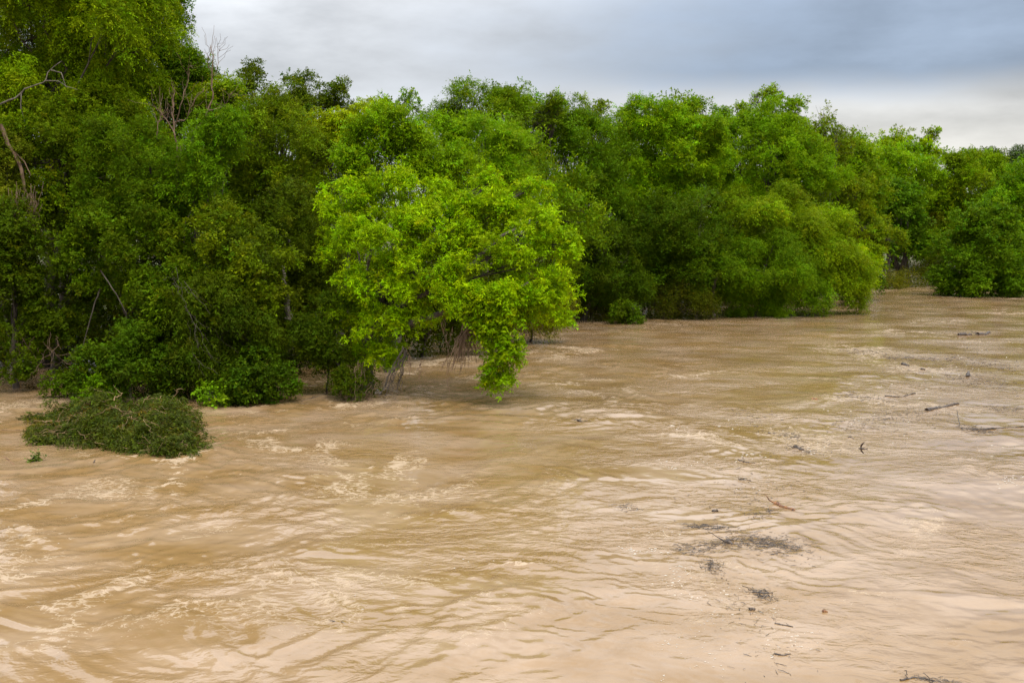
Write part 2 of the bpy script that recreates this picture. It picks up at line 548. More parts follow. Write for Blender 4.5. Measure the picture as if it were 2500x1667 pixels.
def leaf_arrays(r, spr_p, spr_a, spr_c, st, L, color, young, vary, far):
    """Compound leaves on every sprig: leaflets to both sides of a drooping stalk, each a folded rhombus."""
    n, nl = len(spr_p), st['nl']
    a = np.repeat(spr_a, nl, axis=0)
    p = np.repeat(spr_p, nl, axis=0)
    cf = np.repeat(spr_c, nl, axis=0)
    k = np.tile(np.arange(nl), n)
    tt = (k + 0.4) / nl
    sl = st['sl'] * (L / st['L']) * np.repeat(r.uniform(.7, 1.3, n), nl)
    base = p + a * (tt * sl)[:, None]
    base[:, 2] -= st['droop'] * 0.6 * tt * tt * sl
    base += r.normal(0, 0.12 * L, base.shape)
    side = norm(np.cross(a, np.array([0, 0, 1.0]) + r.normal(0, .45, a.shape)))
    sg = np.where(k % 2 == 0, 1.0, -1.0)[:, None]
    d = norm(a * 0.55 + side * sg * 0.9 + r.normal(0, .35, a.shape) + np.array([0, 0, -1.0]) * (st['droop'] * r.uniform(.3, 1.1, len(a)))[:, None])
    nrm = norm(np.array([0, 0, .75]) + a * .45 + r.normal(0, .42, a.shape))
    s = norm(np.cross(d, nrm))
    up = np.cross(s, d)
    ll = L * r.uniform(.65, 1.25, len(a))
    wd = ll * st['wr'] * .5
    m = base + d * (ll * .45)[:, None]
    fold = up * (wd * .35)[:, None]
    v = np.stack([base, m + s * wd[:, None] + fold, base + d * ll[:, None], m - s * wd[:, None] + fold], axis=1)
    nlv = len(a)
    if far:      # three corners are enough for a leaf two pixels long
        v = v[:, [0, 1, 3]]
        v[:, 1] += d * (ll * .5)[:, None]
        v[:, 2] += d * (ll * .45)[:, None]
        tris = np.arange(nlv * 3).reshape(-1, 3)
    else:
        idx = np.arange(nlv)[:, None] * 4
        tris = np.concatenate([idx + np.array([[0, 1, 2]]), idx + np.array([[0, 2, 3]])], axis=0)
    col = (np.asarray(color) * GAIN)[None, :] * cf[:, None] * np.exp(r.normal(0, vary, nlv))[:, None]
    y = np.clip((tt - .45) * 1.6, 0, 1) * young * r.uniform(.3, 1.2, nlv)
    col = col * (1 + y[:, None] * np.array([.62, .55, .1]))
    old = r.random(nlv) < .04
    col[old] = col[old] * np.array([1.4, 1.1, .8])
    return v.reshape(-1, 3), tris, np.repeat(np.clip(col, 0, .8), 3 if far else 4, axis=0)


def leaf_mesh(r, spr_p, spr_a, spr_c, st, L, color, young, name, mat, parent, origin, vary=0.16, far=False):
    v, tris, col = leaf_arrays(r, spr_p, spr_a, spr_c, st, L, color, young, vary, far)
    o = new_mesh(name, v - np.asarray(origin), tris=tris, mat=mat, parent=parent, col=col)
    o['kind'] = 'stuff'
    return o


VARIANTS = 5


def spray_nodes():
    """Sets leaf sprays on the crown's twig ends: the mesh holds the twig ends as loose points and a few spray shapes, told apart by 'shape'."""
    ng_ = bpy.data.node_groups.new('leaf_sprays', 'GeometryNodeTree')
    ng_.interface.new_socket('Geometry', in_out='INPUT', socket_type='NodeSocketGeometry')
    ng_.interface.new_socket('Geometry', in_out='OUTPUT', socket_type='NodeSocketGeometry')
    N, Lk = ng_.nodes, ng_.links
    gi, go = N.new('NodeGroupInput'), N.new('NodeGroupOutput')

    def attr(name, typ):
        a = N.new('GeometryNodeInputNamedAttribute')
        a.data_type = typ
        a.inputs['Name'].default_value = name
        return a.outputs['Attribute']

    def pick(k):
        c_ = N.new('FunctionNodeCompare')
        c_.data_type = 'INT'
        c_.operation = 'EQUAL'
        ins = [q for q in c_.inputs if q.type == 'INT']
        Lk.new(attr('shape', 'INT'), ins[0])
        ins[1].default_value = k
        sg_ = N.new('GeometryNodeSeparateGeometry')
        sg_.domain = 'POINT'
        Lk.new(gi.outputs[0], sg_.inputs['Geometry'])
        Lk.new(c_.outputs[0], sg_.inputs['Selection'])
        return sg_.outputs['Selection']
    g2i = N.new('GeometryNodeGeometryToInstance')
    for k in range(VARIANTS):
        Lk.new(pick(k), g2i.inputs[0])
    iop = N.new('GeometryNodeInstanceOnPoints')
    Lk.new(pick(-1), iop.inputs['Points'])
    Lk.new(g2i.outputs[0], iop.inputs['Instance'])
    iop.inputs['Pick Instance'].default_value = True
    Lk.new(attr('variant', 'INT'), iop.inputs['Instance Index'])
    e2r = N.new('FunctionNodeEulerToRotation')
    Lk.new(attr('turn', 'FLOAT_VECTOR'), e2r.inputs[0])
    Lk.new(e2r.outputs[0], iop.inputs['Rotation'])
    Lk.new(attr('size', 'FLOAT'), iop.inputs['Scale'])
    Lk.new(iop.outputs[0], go.inputs[0])
    return ng_


SPRAYS = spray_nodes()


def spray_crown(r, pts, out, tone, st, L, color, young, name, mat, parent, origin, vary=.16, far=False):
    """Crown of leaf sprays: pts are twig ends, out the outward direction of each, tone a brightness factor for each."""
    global N_LEAVES
    V, T, C_, SH, nv = [], [], [], [], 0
    for k in range(VARIANTS):
        m = 6
        a = norm(r.normal(0, 1, (m, 3)) + np.array([.55, 0, .35 + .2 * st['up']]))
        p = a * (L * r.uniform(.4, 1.9, m))[:, None] * np.array([1, 1, .8])
        v, tr_, c_ = leaf_arrays(r, p, norm(a + np.array([0, 0, .1 - .35 * st['droop']])), np.exp(r.normal(0, .08, m)), st, L, color, young, vary, far)
        V.append(v); T.append(tr_ + nv); C_.append(c_); SH.append(np.full(len(v), k)); nv += len(v)
    n = len(pts)
    N_LEAVES += n * 6 * st['nl']
    o = new_mesh(name, np.concatenate(V + [np.asarray(pts) - np.asarray(origin)]), tris=np.concatenate(T), mat=mat, parent=parent, col=np.concatenate(C_ + [np.ones((n, 3))]))
    me = o.data

    def put(nm, typ, arr, key):
        at = me.attributes.new(nm, typ, 'POINT')
        at.data.foreach_set(key, np.ascontiguousarray(arr).ravel())
    pad = lambda arr: np.concatenate([np.zeros((nv,) + arr.shape[1:], arr.dtype), arr])
    put('shape', 'INT', np.concatenate(SH + [np.full(n, -1)]).astype(np.int32), 'value')
    put('variant', 'INT', pad(r.integers(0, VARIANTS, n).astype(np.int32)), 'value')
    yaw = np.arctan2(out[:, 1], out[:, 0]) + r.normal(0, .7, n)
    put('turn', 'FLOAT_VECTOR', pad(np.stack([r.normal(0, .3, n), r.normal(.1, .35, n), yaw], axis=1).astype(np.float32)), 'vector')
    put('size', 'FLOAT', pad(r.uniform(.75, 1.3, n).astype(np.float32)), 'value')
    tc4 = np.ones((n, 4), np.float32)
    tc4[:, :3] = (np.asarray(tone)[:, None] * np.exp(r.normal(0, [.10, .05, .10], (n, 3)))).astype(np.float32)
    put('spray_tint', 'FLOAT_COLOR', pad(tc4), 'color')
    md = o.modifiers.new('sprays', 'NODES')
    md.node_group = SPRAYS
    o['kind'] = 'stuff'
    return o


def puffs_for(r, lobe, puff, irregular, low_cut):
    cx, cy, cz, rx, ry, rz = lobe
    pr = min(puff, 0.55 * min(rx, rz))
    ar = (rx * ry + rx * rz + ry * rz) / 3
    n = int(max(4, 2.6 * ar / (pr * pr)))
    n = min(n, 220)
    d = norm(r.normal(0, 1, (n, 3)))
    keep = (d[:, 2] > low_cut) | (r.random(n) < .35)
    d = d[keep]
    ph = r.uniform(0, 6.28, 4)
    f3 = r.normal(0, 1, (4, 3)) * 2.2
    wob = 1 + irregular * sum(np.sin(d @ f3[q] + ph[q]) for q in range(4)) / 2.2
    rad = (.55 + .45 * r.random(len(d)) ** .6) * wob
    c0 = np.array([cx, cy, cz]) + d * np.array([rx - pr * .6, ry - pr * .6, rz - pr * .6]) * rad[:, None]
    return c0, pr * r.uniform(.65, 1.25, len(d)), d


def tree(kind, label, cat, d, base, lobes, style, color, trunk_r=.16, young=.35, group=None, bark=None, lai=None, irregular=.26, low_cut=-.8,
         puff=None, leaf=None, limbs=14, base_y=None, extra=None, mat=None, lean=None, trunk_top=None, multi=1, twigs=0, vary=.16, hang=None, tight=False):
    """One tree or shrub: an Empty at the trunk's foot > trunk, branches, crown.  lobes: (px, py, rx_px, ry_px[, forward offset]) in photo pixels at distance d."""
    seed = (hash_text(label) % 100003)
    if color[1] < .2:          # one wood, much the same spring green throughout
        base_c = np.array([.062, .112, .010])
        lum = color[1] / base_c[1]
        color = tuple(.62 * np.array(color) + .38 * base_c * lum)
    r = np.random.default_rng(seed)
    st = dict(STYLES[style])
    if lai:
        st['lai'] = lai
    mpp = d / FPX
    foot = P(base, base_y or 960, d)
    foot[2] = -0.6
    if hang:
        foot = P(*hang)
    root = empty(kind, foot, label, cat, group)
    wl = []
    for lb in lobes:
        px, py, rx, ry = lb[:4]
        dd = lb[4] if len(lb) > 4 else 0
        c0 = P(px, py, d + dd)
        depth = min(max(rx, ry * .7) * mpp, 5.0) * .95
        wl.append((c0[0], c0[1], c0[2], rx * mpp, depth, ry * mpp))
    L = max(st['L'] * .80, d * .0020)
    if leaf:
        L *= leaf
    loose = style in ('sparse', 'tuft') or tight
    st_p = (puff or (.95 if loose else .8)) * st['puff'] * (1 + max(0, (d - 60)) * .006)
    pc, prr, pd = [], [], []
    area = 0
    for lb in wl:
        a, b, c_ = puffs_for(r, lb, st_p, irregular, low_cut)
        pc.append(a); prr.append(b); pd.append(c_)
        area += math.pi * lb[3] * lb[5]
    pc, prr, pd = np.concatenate(pc), np.concatenate(prr), np.concatenate(pd)
    # second level: every puff carries a handful of smaller clumps on its upper and outer side
    k = 6
    sd2 = norm(r.normal(0, 1, (len(pc) * k, 3)) + np.repeat(pd, k, axis=0) * .7 + np.array([0, 0, st['up']]))
    sc = np.repeat(pc, k, axis=0) + sd2 * (np.repeat(prr, k) * (r.uniform(.45, .95, len(pc) * k) if loose else r.uniform(.35, 1.2, len(pc) * k)))[:, None] * np.array([1, 1, st['flat']])
    sr = np.repeat(prr, k) * r.uniform(.3, .58, len(pc) * k)
    sb = np.exp(r.normal(0, .09, len(sc)) + np.repeat(r.normal(0, .13, len(pc)), k))
    ns = int(max(10, st['lai'] * area * 1.25 / (.5 * L * L * st['wr'] * .62) / (6 * st['nl'])))
    wgt = sr ** 2 * np.where(np.repeat(pd[:, 1], k) > .35, .4, 1.0)      # the side turned away from the river is thinner
    pick = r.choice(len(sc), ns, p=wgt / wgt.sum())
    dirs = norm(r.normal(0, 1, (ns, 3)) + sd2[pick] * .55 + np.array([0, 0, st['up']]))
    sp = sc[pick] + dirs * (sr[pick] * (r.uniform(.1, 1.0, ns) ** .5 + r.exponential(.14 if loose else .32, ns)))[:, None]
    ok = sp[:, 2] > .12
    spray_crown(r, sp[ok], norm(dirs + sd2[pick])[ok], sb[pick][ok], st, L, color, young, 'crown', mat or LEAF, root, foot, vary, d > 47.2)
    # trunk(s) and limbs
    ctr = np.average(pc, axis=0, weights=prr ** 3)
    zt = np.percentile(pc[:, 2], 70)
    top = np.array([ctr[0], ctr[1], zt]) if trunk_top is None else P(*trunk_top)
    tb, bt = Tubes(7), Tubes(5)
    heads = []
    for q in range(multi):
        f0 = foot + np.array([r.normal(0, .25), r.normal(0, .2), 0]) * (multi > 1)
        tp = top + np.array([r.normal(0, 1.0), r.normal(0, .6), r.normal(0, .5)]) * (multi > 1)
        mid = (f0 + tp) / 2 + np.array([r.normal(0, .35), r.normal(0, .35), 0.0])
        if lean:
            mid = P(*lean)
        path = bezier(f0, mid, tp, 12)
        path[1:-1] += r.normal(0, trunk_r * .25, (10, 3))
        fr = np.linspace(1, .22, 12)
        fr[0] *= 1.35
        tb.add(path, trunk_r * fr)
        heads.append(path)
    tb.build('trunk', BARK, root, foot)
    order = r.permutation(len(pc))[:max(limbs, 0)]
    for q in order:
        path = heads[r.integers(len(heads))]
        i0 = r.integers(4, 11)
        p0, p2 = path[i0], pc[q]
        ln = np.linalg.norm(p2 - p0)
        p1 = (p0 + p2) / 2 + np.array([r.normal(0, .1), r.normal(0, .1), r.uniform(-.05, .22)]) * ln
        r0 = min(trunk_r * .4, .018 + .009 * ln)
        bp = bezier(p0, p1, p2, 7)
        bp[1:-1] += r.normal(0, .02 * ln, (5, 3))
        bt.add(bp, np.linspace(r0, .012, 7), cap=False)
        for m in range(2 + twigs):
            e = p2 + norm(r.normal(0, 1, 3) + np.array([0, 0, .4])) * prr[q] * r.uniform(.7, 1.3)
            bt.add(bezier(bp[4], p2, e, 4), np.linspace(.022, .006, 4) * (1 + max(0, d - 60) * .008), sides=3, cap=False)
    if extra:
        for pts, ra, rb in extra:
            wp = np.array([P(*q) for q in pts])
            tq = np.linspace(0, len(wp) - 1, len(wp) * 3)
            ip = np.stack([np.interp(tq, np.arange(len(wp)), wp[:, c_]) for c_ in range(3)], axis=1)
            ip[1:-1] += r.normal(0, ra * .25, (len(ip) - 2, 3))
            Tubes(7).add(ip, np.linspace(ra, rb, len(ip))).build('limb', bark or BARK, root, foot)
    bo = bt.build('branches', BARK, root, foot)
    if bo:
        bo['kind'] = 'stuff'
    return root


def hash_text(s):
    h = 7
    for ch in s:
        h = (h * 131 + ord(ch)) & 0x7fffffff
    return h


def bx(x0, x1, y0, y1, dd=0):
    return ((x0 + x1) / 2, (y0 + y1) / 2, (x1 - x0) / 2, (y1 - y0) / 2, dd)


BRIGHT, YEL, MID, DARK = (.128, .222, .006), (.125, .20, .010), (.075, .145, .010), (.042, .085, .012)
GAIN = np.array([1.70, 1.58, .18])       # fresh spring leaves; red and green lifted, blue cut
OLIVE, EMER, GREY, BROWN = (.095, .115, .022), (.036, .115, .018), (.085, .105, .048), (.046, .052, .020)
GREEN, FRESH = (.065, .155, .012), (.10, .20, .010)

# --- the left wood, front to back; lower leaf colours darkened for canopy shade
tree('shrub', 'small dark bush standing in shaded water by the left edge of the frame', 'shrub', 45.5, 160, [bx(112, 212, 912, 985)], 'vine', DARK, .05)
tree('shrub', 'dark green broad-leaved bush just behind the stranded brush pile', 'shrub', 44.5, 330, [bx(190, 470, 835, 1000), bx(240, 400, 790, 900, 1)], 'vine', (.030, .064, .014), .08, irregular=.25)
tree('shrub', 'small bright green bush touching the top left of the stranded brush pile', 'shrub', 43.2, 245, [bx(200, 285, 925, 1015)], 'fine', GREEN, .05)
tree('shrub', 'little pale-leaved shrub at the waterline right of the brush pile', 'shrub', 43.2, 528, [bx(492, 562, 948, 1002)], 'vine', (.075, .17, .03), .04, leaf=1.3)
tree('shrub', 'low dark bush dipping into white water between brush pile and bright tree', 'shrub', 44.0, 650, [bx(560, 735, 885, 992), bx(600, 700, 850, 930, 1)], 'vine', (.028, .060, .013), .07, irregular=.25)
tree('shrub', 'thin twiggy shrub with muddy water showing through, left of bright tree', 'shrub', 46.5, 790, [bx(700, 860, 740, 965)], 'fine', (.034, .060, .014), .06, irregular=.35, twigs=3, limbs=24, lai=3.2)
tree('shrub', 'dark flood-battered brush clinging round the foot of the bright tree trunk', 'shrub', 44.6, 880, [bx(835, 925, 905, 985), bx(800, 870, 850, 960, 1)], 'fine', (.040, .062, .014), .05, irregular=.35, twigs=3, lai=3)
tree('shrub', 'low dark shrub just right of the little pale-leaved shrub at the waterline', 'shrub', 44.8, 590, [bx(540, 640, 880, 985), bx(470, 560, 890, 975, .5)], 'vine', (.030, .056, .012), .05, irregular=.3)
tree('riverside_tree', 'pale yellow-green twiggy treetop filling the sky notch beside the dead bare tree', 'tree', 59, 520, [bx(455, 590, 195, 350), bx(490, 570, 175, 260)], 'sparse', (.095, .145, .016), .16, irregular=.35, twigs=3, limbs=30, lai=3.2)
tree('riverside_tree', 'dark drooping tree whose lower leaves hang to the water above the brush pile', 'tree', 46, 560, [bx(430, 690, 640, 985), bx(500, 650, 560, 720, 1)], 'weep', (.034, .056, .010), .14, irregular=.2)
tree('riverside_tree', 'tree with yellow-tinged olive clumps at mid height left of the bright tree', 'tree', 47.5, 590, [bx(430, 700, 470, 800), bx(480, 640, 700, 880)], 'vine', (.062, .088, .010), .16, young=.9)
tree('riverside_tree', 'vine-draped dark tree at the left edge hanging over shaded water', 'tree', 48, 40, [bx(-110, 130, 560, 930), bx(60, 240, 600, 850, 1), bx(-60, 120, 500, 640)], 'vine', (.042, .070, .014), .16, irregular=.22)
tree('riverside_tree', 'mid-green tree with a thin leaning trunk above the dark bush', 'tree', 49, 240, [bx(170, 430, 480, 780), bx(300, 520, 560, 860, -.5)], 'vine', (.048, .088, .012), .17,
     extra=[([(245, 705, 46.5), (232, 740, 46.5), (215, 800, 46.5), (200, 855, 46.5)], .032, .02), ([(245, 660, 46.4), (285, 720, 46.2), (310, 770, 46.2)], .03, .02)], irregular=.22)
tree('riverside_tree', 'grey-leaved tree with a bent brown trunk and dead vines at left edge', 'tree', 50.5, 55, [bx(-90, 60, 290, 420), bx(-60, 90, 430, 520, -.6)], 'fine', GREY, .12, limbs=8,
     extra=[([(0, 305, 50), (18, 345, 50), (40, 385, 50), (55, 420, 50), (58, 470, 50)], .10, .07), ([(35, 370, 50), (60, 395, 50), (75, 430, 50)], .035, .02)], bark=VINE)
tree('riverside_tree', 'tall mid-green vine-covered tree under the bare pale limb', 'tree', 53, 130, [bx(-40, 250, 240, 560), bx(120, 350, 210, 470, 1), bx(60, 300, 420, 640)], 'vine', (.066, .105, .014), .24, young=.6, irregular=.22)
tree('riverside_tree', 'rounded green tree in front of the dead bare tree', 'tree', 51, 330, [bx(190, 470, 270, 600), bx(300, 470, 400, 640)], 'fine', (.054, .106, .016), .2, irregular=.22)
tree('riverside_tree', 'emerald feather-leaved tree right below the dead bare tree', 'tree', 49.5, 480, [bx(425, 585, 285, 400), bx(400, 540, 360, 480), bx(420, 520, 440, 520)], 'feather', (.050, .118, .012), .12, irregular=.25)
tree('riverside_tree', 'feathery yellow-green tree crossed by a bare pale limb, top left corner', 'tree', 56, 110,
     [bx(-120, 260, -260, 190), bx(120, 400, -220, 230), bx(180, 400, 60, 400, 1), bx(-110, 60, 150, 300, -1), bx(-60, 330, 110, 340, 1)], 'feather', (.105, .165, .010), .34, young=.8, lai=5.2, irregular=.25, twigs=2, limbs=30,
     extra=[([(-40, 280, 52), (0, 255, 52), (45, 235, 52), (60, 218, 52), (110, 200, 52), (120, 172, 52), (150, 150, 52)], .055, .014),
            ([(112, 198, 52), (140, 198, 52), (165, 212, 52), (190, 220, 52)], .03, .008), ([(52, 222, 52), (50, 262, 52), (62, 300, 52), (60, 335, 52)], .03, .008), ([(125, 172, 52), (150, 178, 52), (162, 215, 52)], .03, .01)], bark=BARK_PALE)
tree('riverside_tree', 'dark round-crowned tree against the sky at top left', 'tree', 62, 390, [bx(310, 492, 40, 310), bx(270, 455, -90, 170), bx(390, 505, 120, 280)], 'box', (.045, .100, .012), .3, young=.3, irregular=.14)
tree('riverside_tree', 'tall leafy tree behind the feathery one, its top cut by the frame', 'tree', 66, 180, [bx(-160, 200, -160, 300), bx(60, 330, -250, 120)], 'fine', (.05, .09, .016), .3, lai=4.6, irregular=.25)
tree('riverside_tree', 'grey-olive twiggy tree right of the dead bare tree', 'tree', 60, 660, [bx(530, 820, 240, 500), bx(560, 760, 400, 620)], 'fine', (.075, .115, .018), .2, irregular=.2, twigs=4, limbs=34, young=.6)
tree('riverside_tree', 'dark small-leaved skyline tree with open top above the olive tree', 'tree', 76, 640, [bx(560, 700, 140, 330), bx(680, 800, 170, 330), bx(780, 880, 195, 320), bx(540, 830, 230, 400)], 'sparse', (.055, .085, .030), .3, irregular=.3, twigs=3, limbs=40, lai=2.6)
tree('riverside_tree', 'dull olive tree with a pale broken trunk left of the bright tree', 'tree', 54, 700, [bx(640, 830, 470, 720), bx(640, 800, 600, 830, 1)], 'fine', (.048, .074, .014), .2, irregular=.2,
     extra=[([(703, 780, 49), (698, 730, 49), (694, 690, 49), (692, 648, 49)], .17, .07)], bark=BARK_PALE)
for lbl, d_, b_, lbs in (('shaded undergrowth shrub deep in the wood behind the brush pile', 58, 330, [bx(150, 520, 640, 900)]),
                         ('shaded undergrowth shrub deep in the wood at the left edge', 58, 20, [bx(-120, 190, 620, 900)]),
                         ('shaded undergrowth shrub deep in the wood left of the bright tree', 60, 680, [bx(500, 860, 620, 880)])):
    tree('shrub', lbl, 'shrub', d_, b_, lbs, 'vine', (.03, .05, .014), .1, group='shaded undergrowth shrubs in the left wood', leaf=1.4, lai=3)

# --- the bright tree leaning over the river, and its neighbours
bright_lobes = [(870, 515, 90, 70, 1), (965, 470, 75, 60, 1), (830, 600, 70, 70, 2), (950, 590, 105, 80, -1), (1070, 560, 90, 70, -1), (1085, 500, 60, 45, 0), (1180, 505, 70, 50, -1),
                (1190, 447, 42, 32, 0), (1300, 470, 40, 45, 0), (1290, 530, 70, 55, -1), (1350, 580, 55, 55, -2), (1380, 600, 30, 45, -2), (1250, 600, 95, 70, -2), (1140, 640, 90, 60, -2.5),
                (1330, 690, 65, 45, -2.5), (1380, 720, 38, 55, -3), (1290, 735, 65, 50, -3), (1340, 770, 50, 32, -3), (1230, 730, 65, 45, -3.5), (1010, 690, 85, 65, -2), (890, 690, 80, 65, -1),
                (860, 770, 65, 55, -.5), (940, 800, 60, 55, -1.5), (930, 865, 42, 35, -1.5), (1110, 740, 55, 38, -3.5), (1090, 690, 60, 45, -3), (1000, 770, 45, 40, -2), (890, 840, 40, 45, -.5)]
bright = tree('riverside_tree', 'bright lime-green tree leaning out over the river, tallest thing in mid frame', 'tree', 47, 897, bright_lobes, 'box', BRIGHT, .34, young=.55, base_y=975, limbs=26,
              lean=(870, 850, 46.5), trunk_top=(960, 640, 46.5), irregular=.36, low_cut=-.7, lai=3.0, twigs=2, puff=.68, leaf=.80, vary=.24, tight=True, 
              extra=[([(905, 800, 46), (950, 765, 45), (1020, 725, 44.5), (1090, 690, 44.3), (1160, 635, 44.3), (1210, 590, 44.5), (1260, 560, 45)], .17, .05),
                     ([(1000, 790, 44.5), (1080, 760, 44), (1150, 745, 43.6), (1210, 725, 43.4), (1290, 690, 43.5)], .13, .04),
                     ([(1345, 690, 46), (1350, 640, 46), (1352, 600, 46)], .14, .09), ([(960, 700, 46), (930, 620, 47), (900, 540, 48)], .12, .04)])
tree('riverside_tree', 'dangling leafy bough of a box elder dipping into the river below the lime-green crown', 'bough', 43.4, 1225, [(1235, 755, 55, 45), (1195, 785, 36, 34), (1225, 800, 38, 44), (1228, 850, 30, 36), (1210, 890, 26, 24), (1200, 925, 20, 10), (1240, 922, 16, 18), (1260, 870, 20, 22), (1218, 935, 34, 8)], 'box', (.116, .206, .006), .03, base_y=930, limbs=10, irregular=.25, puff=.55, lai=4.2, hang=(1218, 725, 43.4), trunk_top=(1222, 925, 43.4))
tree('riverside_tree', 'lime-green tree rising directly behind the leaning bright one', 'tree', 54, 950, [bx(830, 960, 285, 470), bx(930, 1060, 330, 500), bx(1010, 1140, 350, 480), bx(880, 1010, 250, 360)], 'box', (.098, .185, .008), .25, young=.5, irregular=.2)
tree('riverside_tree', 'flat-topped yellow-green tree on the skyline left of the lime-green trees', 'tree', 63, 850, [bx(790, 940, 248, 360), bx(770, 880, 290, 420)], 'box', (.145, .20, .012), .2, young=.7, irregular=.2)
tree('riverside_tree', 'broad mid-green tree behind the lime-green crowns, reaching right of them', 'tree', 64, 1190, [bx(1070, 1310, 290, 500), bx(1120, 1300, 400, 620), bx(960, 1130, 270, 420)], 'box', (.085, .175, .010), .28, young=.4)
tree('riverside_tree', 'small round skyline tree just above the lime-green crown', 'tree', 82, 990, [bx(948, 1032, 220, 310)], 'tuft', (.065, .125, .022), .2, limbs=16, twigs=2)
tree('riverside_tree', 'skyline tree with two blunt tufts right of the small round one', 'tree', 84, 1120, [bx(1090, 1190, 208, 330), bx(1040, 1130, 245, 330), bx(1180, 1290, 225, 330)], 'fine', (.07, .125, .018), .25, irregular=.25)
tree('riverside_tree', 'airy skyline tree with open leafy twigs above the mid-green crowns', 'tree', 86, 1300, [bx(1180, 1300, 205, 300), bx(1270, 1370, 235, 330), bx(1340, 1390, 225, 290)], 'sparse', (.07, .115, .024), .2, irregular=.35, limbs=30, twigs=3)
tree('shrub', 'shaded bush in the gap beneath the lime-green crown, by white water', 'shrub', 60, 1020, [bx(880, 1110, 640, 830), bx(1060, 1240, 660, 810, 2)], 'vine', (.04, .065, .015), .1, leaf=1.3)
tree('shrub', 'brownish bush hanging low behind the dangling lime-green bough', 'shrub', 68, 1290, [bx(1190, 1400, 690, 800)], 'weep', (.085, .085, .026), .1)

# --- the middle wood
tree('riverside_tree', 'tall dark green tree just right of the lime-green tree', 'tree', 90, 1420, [bx(1310, 1540, 270, 520), bx(1330, 1560, 420, 640), bx(1240, 1420, 240, 420)], 'fine', (.052, .112, .012), .3, irregular=.2, base_y=770, limbs=24, twigs=1)
tree('riverside_tree', 'dark tree with a black leaning trunk in the water right of the bright tree', 'tree', 85, 1418, [bx(1370, 1560, 520, 700), bx(1400, 1600, 620, 760)], 'fine', (.032, .062, .012), .26, base_y=785, lean=(1440, 740, 85), irregular=.22)
tree('riverside_tree', 'broad yellow-green crown on the skyline left of the tall open tree', 'tree', 97, 1620, [bx(1470, 1700, 248, 460), bx(1560, 1790, 255, 480), bx(1480, 1720, 380, 600)], 'box', (.092, .18, .010), .3, young=.5, base_y=770)
tree('riverside_tree', 'pale loosely leaved treetop peeking over the middle wood', 'tree', 100, 1450, [bx(1408, 1500, 228, 300)], 'tuft', (.12, .17, .05), .18, limbs=20, twigs=2, lai=1.9)
tree('riverside_tree', 'bluish dark tree with an ivy-clad trunk over brown brush', 'tree', 89, 1745, [bx(1510, 1780, 470, 700), bx(1560, 1800, 600, 740)], 'fine', (.036, .074, .012), .28, base_y=770, irregular=.22,
     extra=[([(1742, 772, 87), (1735, 735, 87), (1745, 690, 87), (1770, 650, 87)], .22, .10)])
tree('shrub', 'small rounded green bush standing in the river right of the bright tree', 'shrub', 81.5, 1530, [bx(1492, 1550, 735, 785), bx(1520, 1576, 755, 799)], 'vine', (.046, .090, .016), .06, irregular=.4)
tree('shrub', 'brown dead brush under the bluish dark tree', 'shrub', 87, 1640, [bx(1560, 1770, 690, 772)], 'dead', BROWN, .05, lai=3.2, limbs=30, twigs=4, bark=VINE)
tree('shrub', 'low dark leafy brush at the water between bright tree and small bush', 'shrub', 86, 1440, [bx(1390, 1500, 715, 785)], 'dead', (.06, .06, .02), .05, limbs=20, twigs=3)
tree('riverside_tree', 'yellow-olive dome-shaped tree bulging over the river', 'tree', 93, 1900, [bx(1740, 2000, 440, 700), bx(1880, 2090, 480, 720, -1), bx(1960, 2120, 600, 745, -1), bx(1790, 1900, 560, 740)], 'weep', (.090, .138, .009), .3, base_y=760, young=.6, irregular=.14)
tree('riverside_tree', 'dark green tree with drooping skirts touching water before the yellow-olive dome', 'tree', 89, 1840, [bx(1740, 1990, 560, 730), bx(1760, 1880, 680, 778), bx(1860, 1960, 680, 775), bx(1940, 2020, 690, 765)], 'weep', (.060, .125, .010), .22, base_y=770, irregular=.2)
tree('riverside_tree', 'green tree behind the yellow-olive dome, under the tall open tree', 'tree', 106, 1850, [bx(1690, 1960, 270, 500), bx(1880, 2060, 330, 520)], 'box', (.082, .165, .011), .3, base_y=740, young=.5)
tree('riverside_tree', 'tall open tree with separate leafy tufts, highest on the middle skyline', 'tree', 112, 1870, [bx(1862, 1905, 204, 260), bx(1822, 1870, 222, 262), bx(1800, 1850, 245, 290), bx(1905, 1968, 248, 285), bx(1850, 1930, 270, 350), bx(1800, 1960, 300, 400)], 'tuft', (.10, .165, .020), .22, limbs=60, twigs=2, lai=2.4, base_y=740)
tree('riverside_tree', 'twiggy thin-leaved tree on the skyline right of the tall open tree', 'tree', 114, 2000, [bx(1930, 2070, 290, 420), bx(1900, 1980, 270, 360), bx(2010, 2090, 320, 400)], 'sparse', (.075, .115, .022), .2, limbs=50, twigs=5, irregular=.3, lai=2.0, base_y=740)
tree('riverside_tree', 'small tufted treetops between the pale treetop and the tall open tree', 'tree', 104, 1700, [bx(1670, 1730, 250, 310), bx(1740, 1800, 258, 320)], 'tuft', (.085, .15, .014), .15, limbs=20, twigs=2, base_y=740)
tree('riverside_tree', 'olive crown with grey branches showing, right of the yellow-olive dome', 'tree', 118, 2060, [bx(1960, 2150, 400, 560), bx(2000, 2180, 500, 650)], 'sparse', (.095, .135, .022), .25, limbs=40, twigs=3, lai=3.2, base_y=725, bark=BARK_PALE)
tree('shrub', 'fresh yellow-green low crown at the right foot of the dome-shaped tree', 'shrub', 101, 2080, [bx(2030, 2140, 600, 720)], 'box', (.12, .20, .010), .1, base_y=740, young=.6)
tree('shrub', 'dark bush at the waterline right of the dome-shaped tree', 'shrub', 110, 2100, [bx(2050, 2160, 645, 728)], 'vine', (.035, .072, .014), .08, base_y=725)
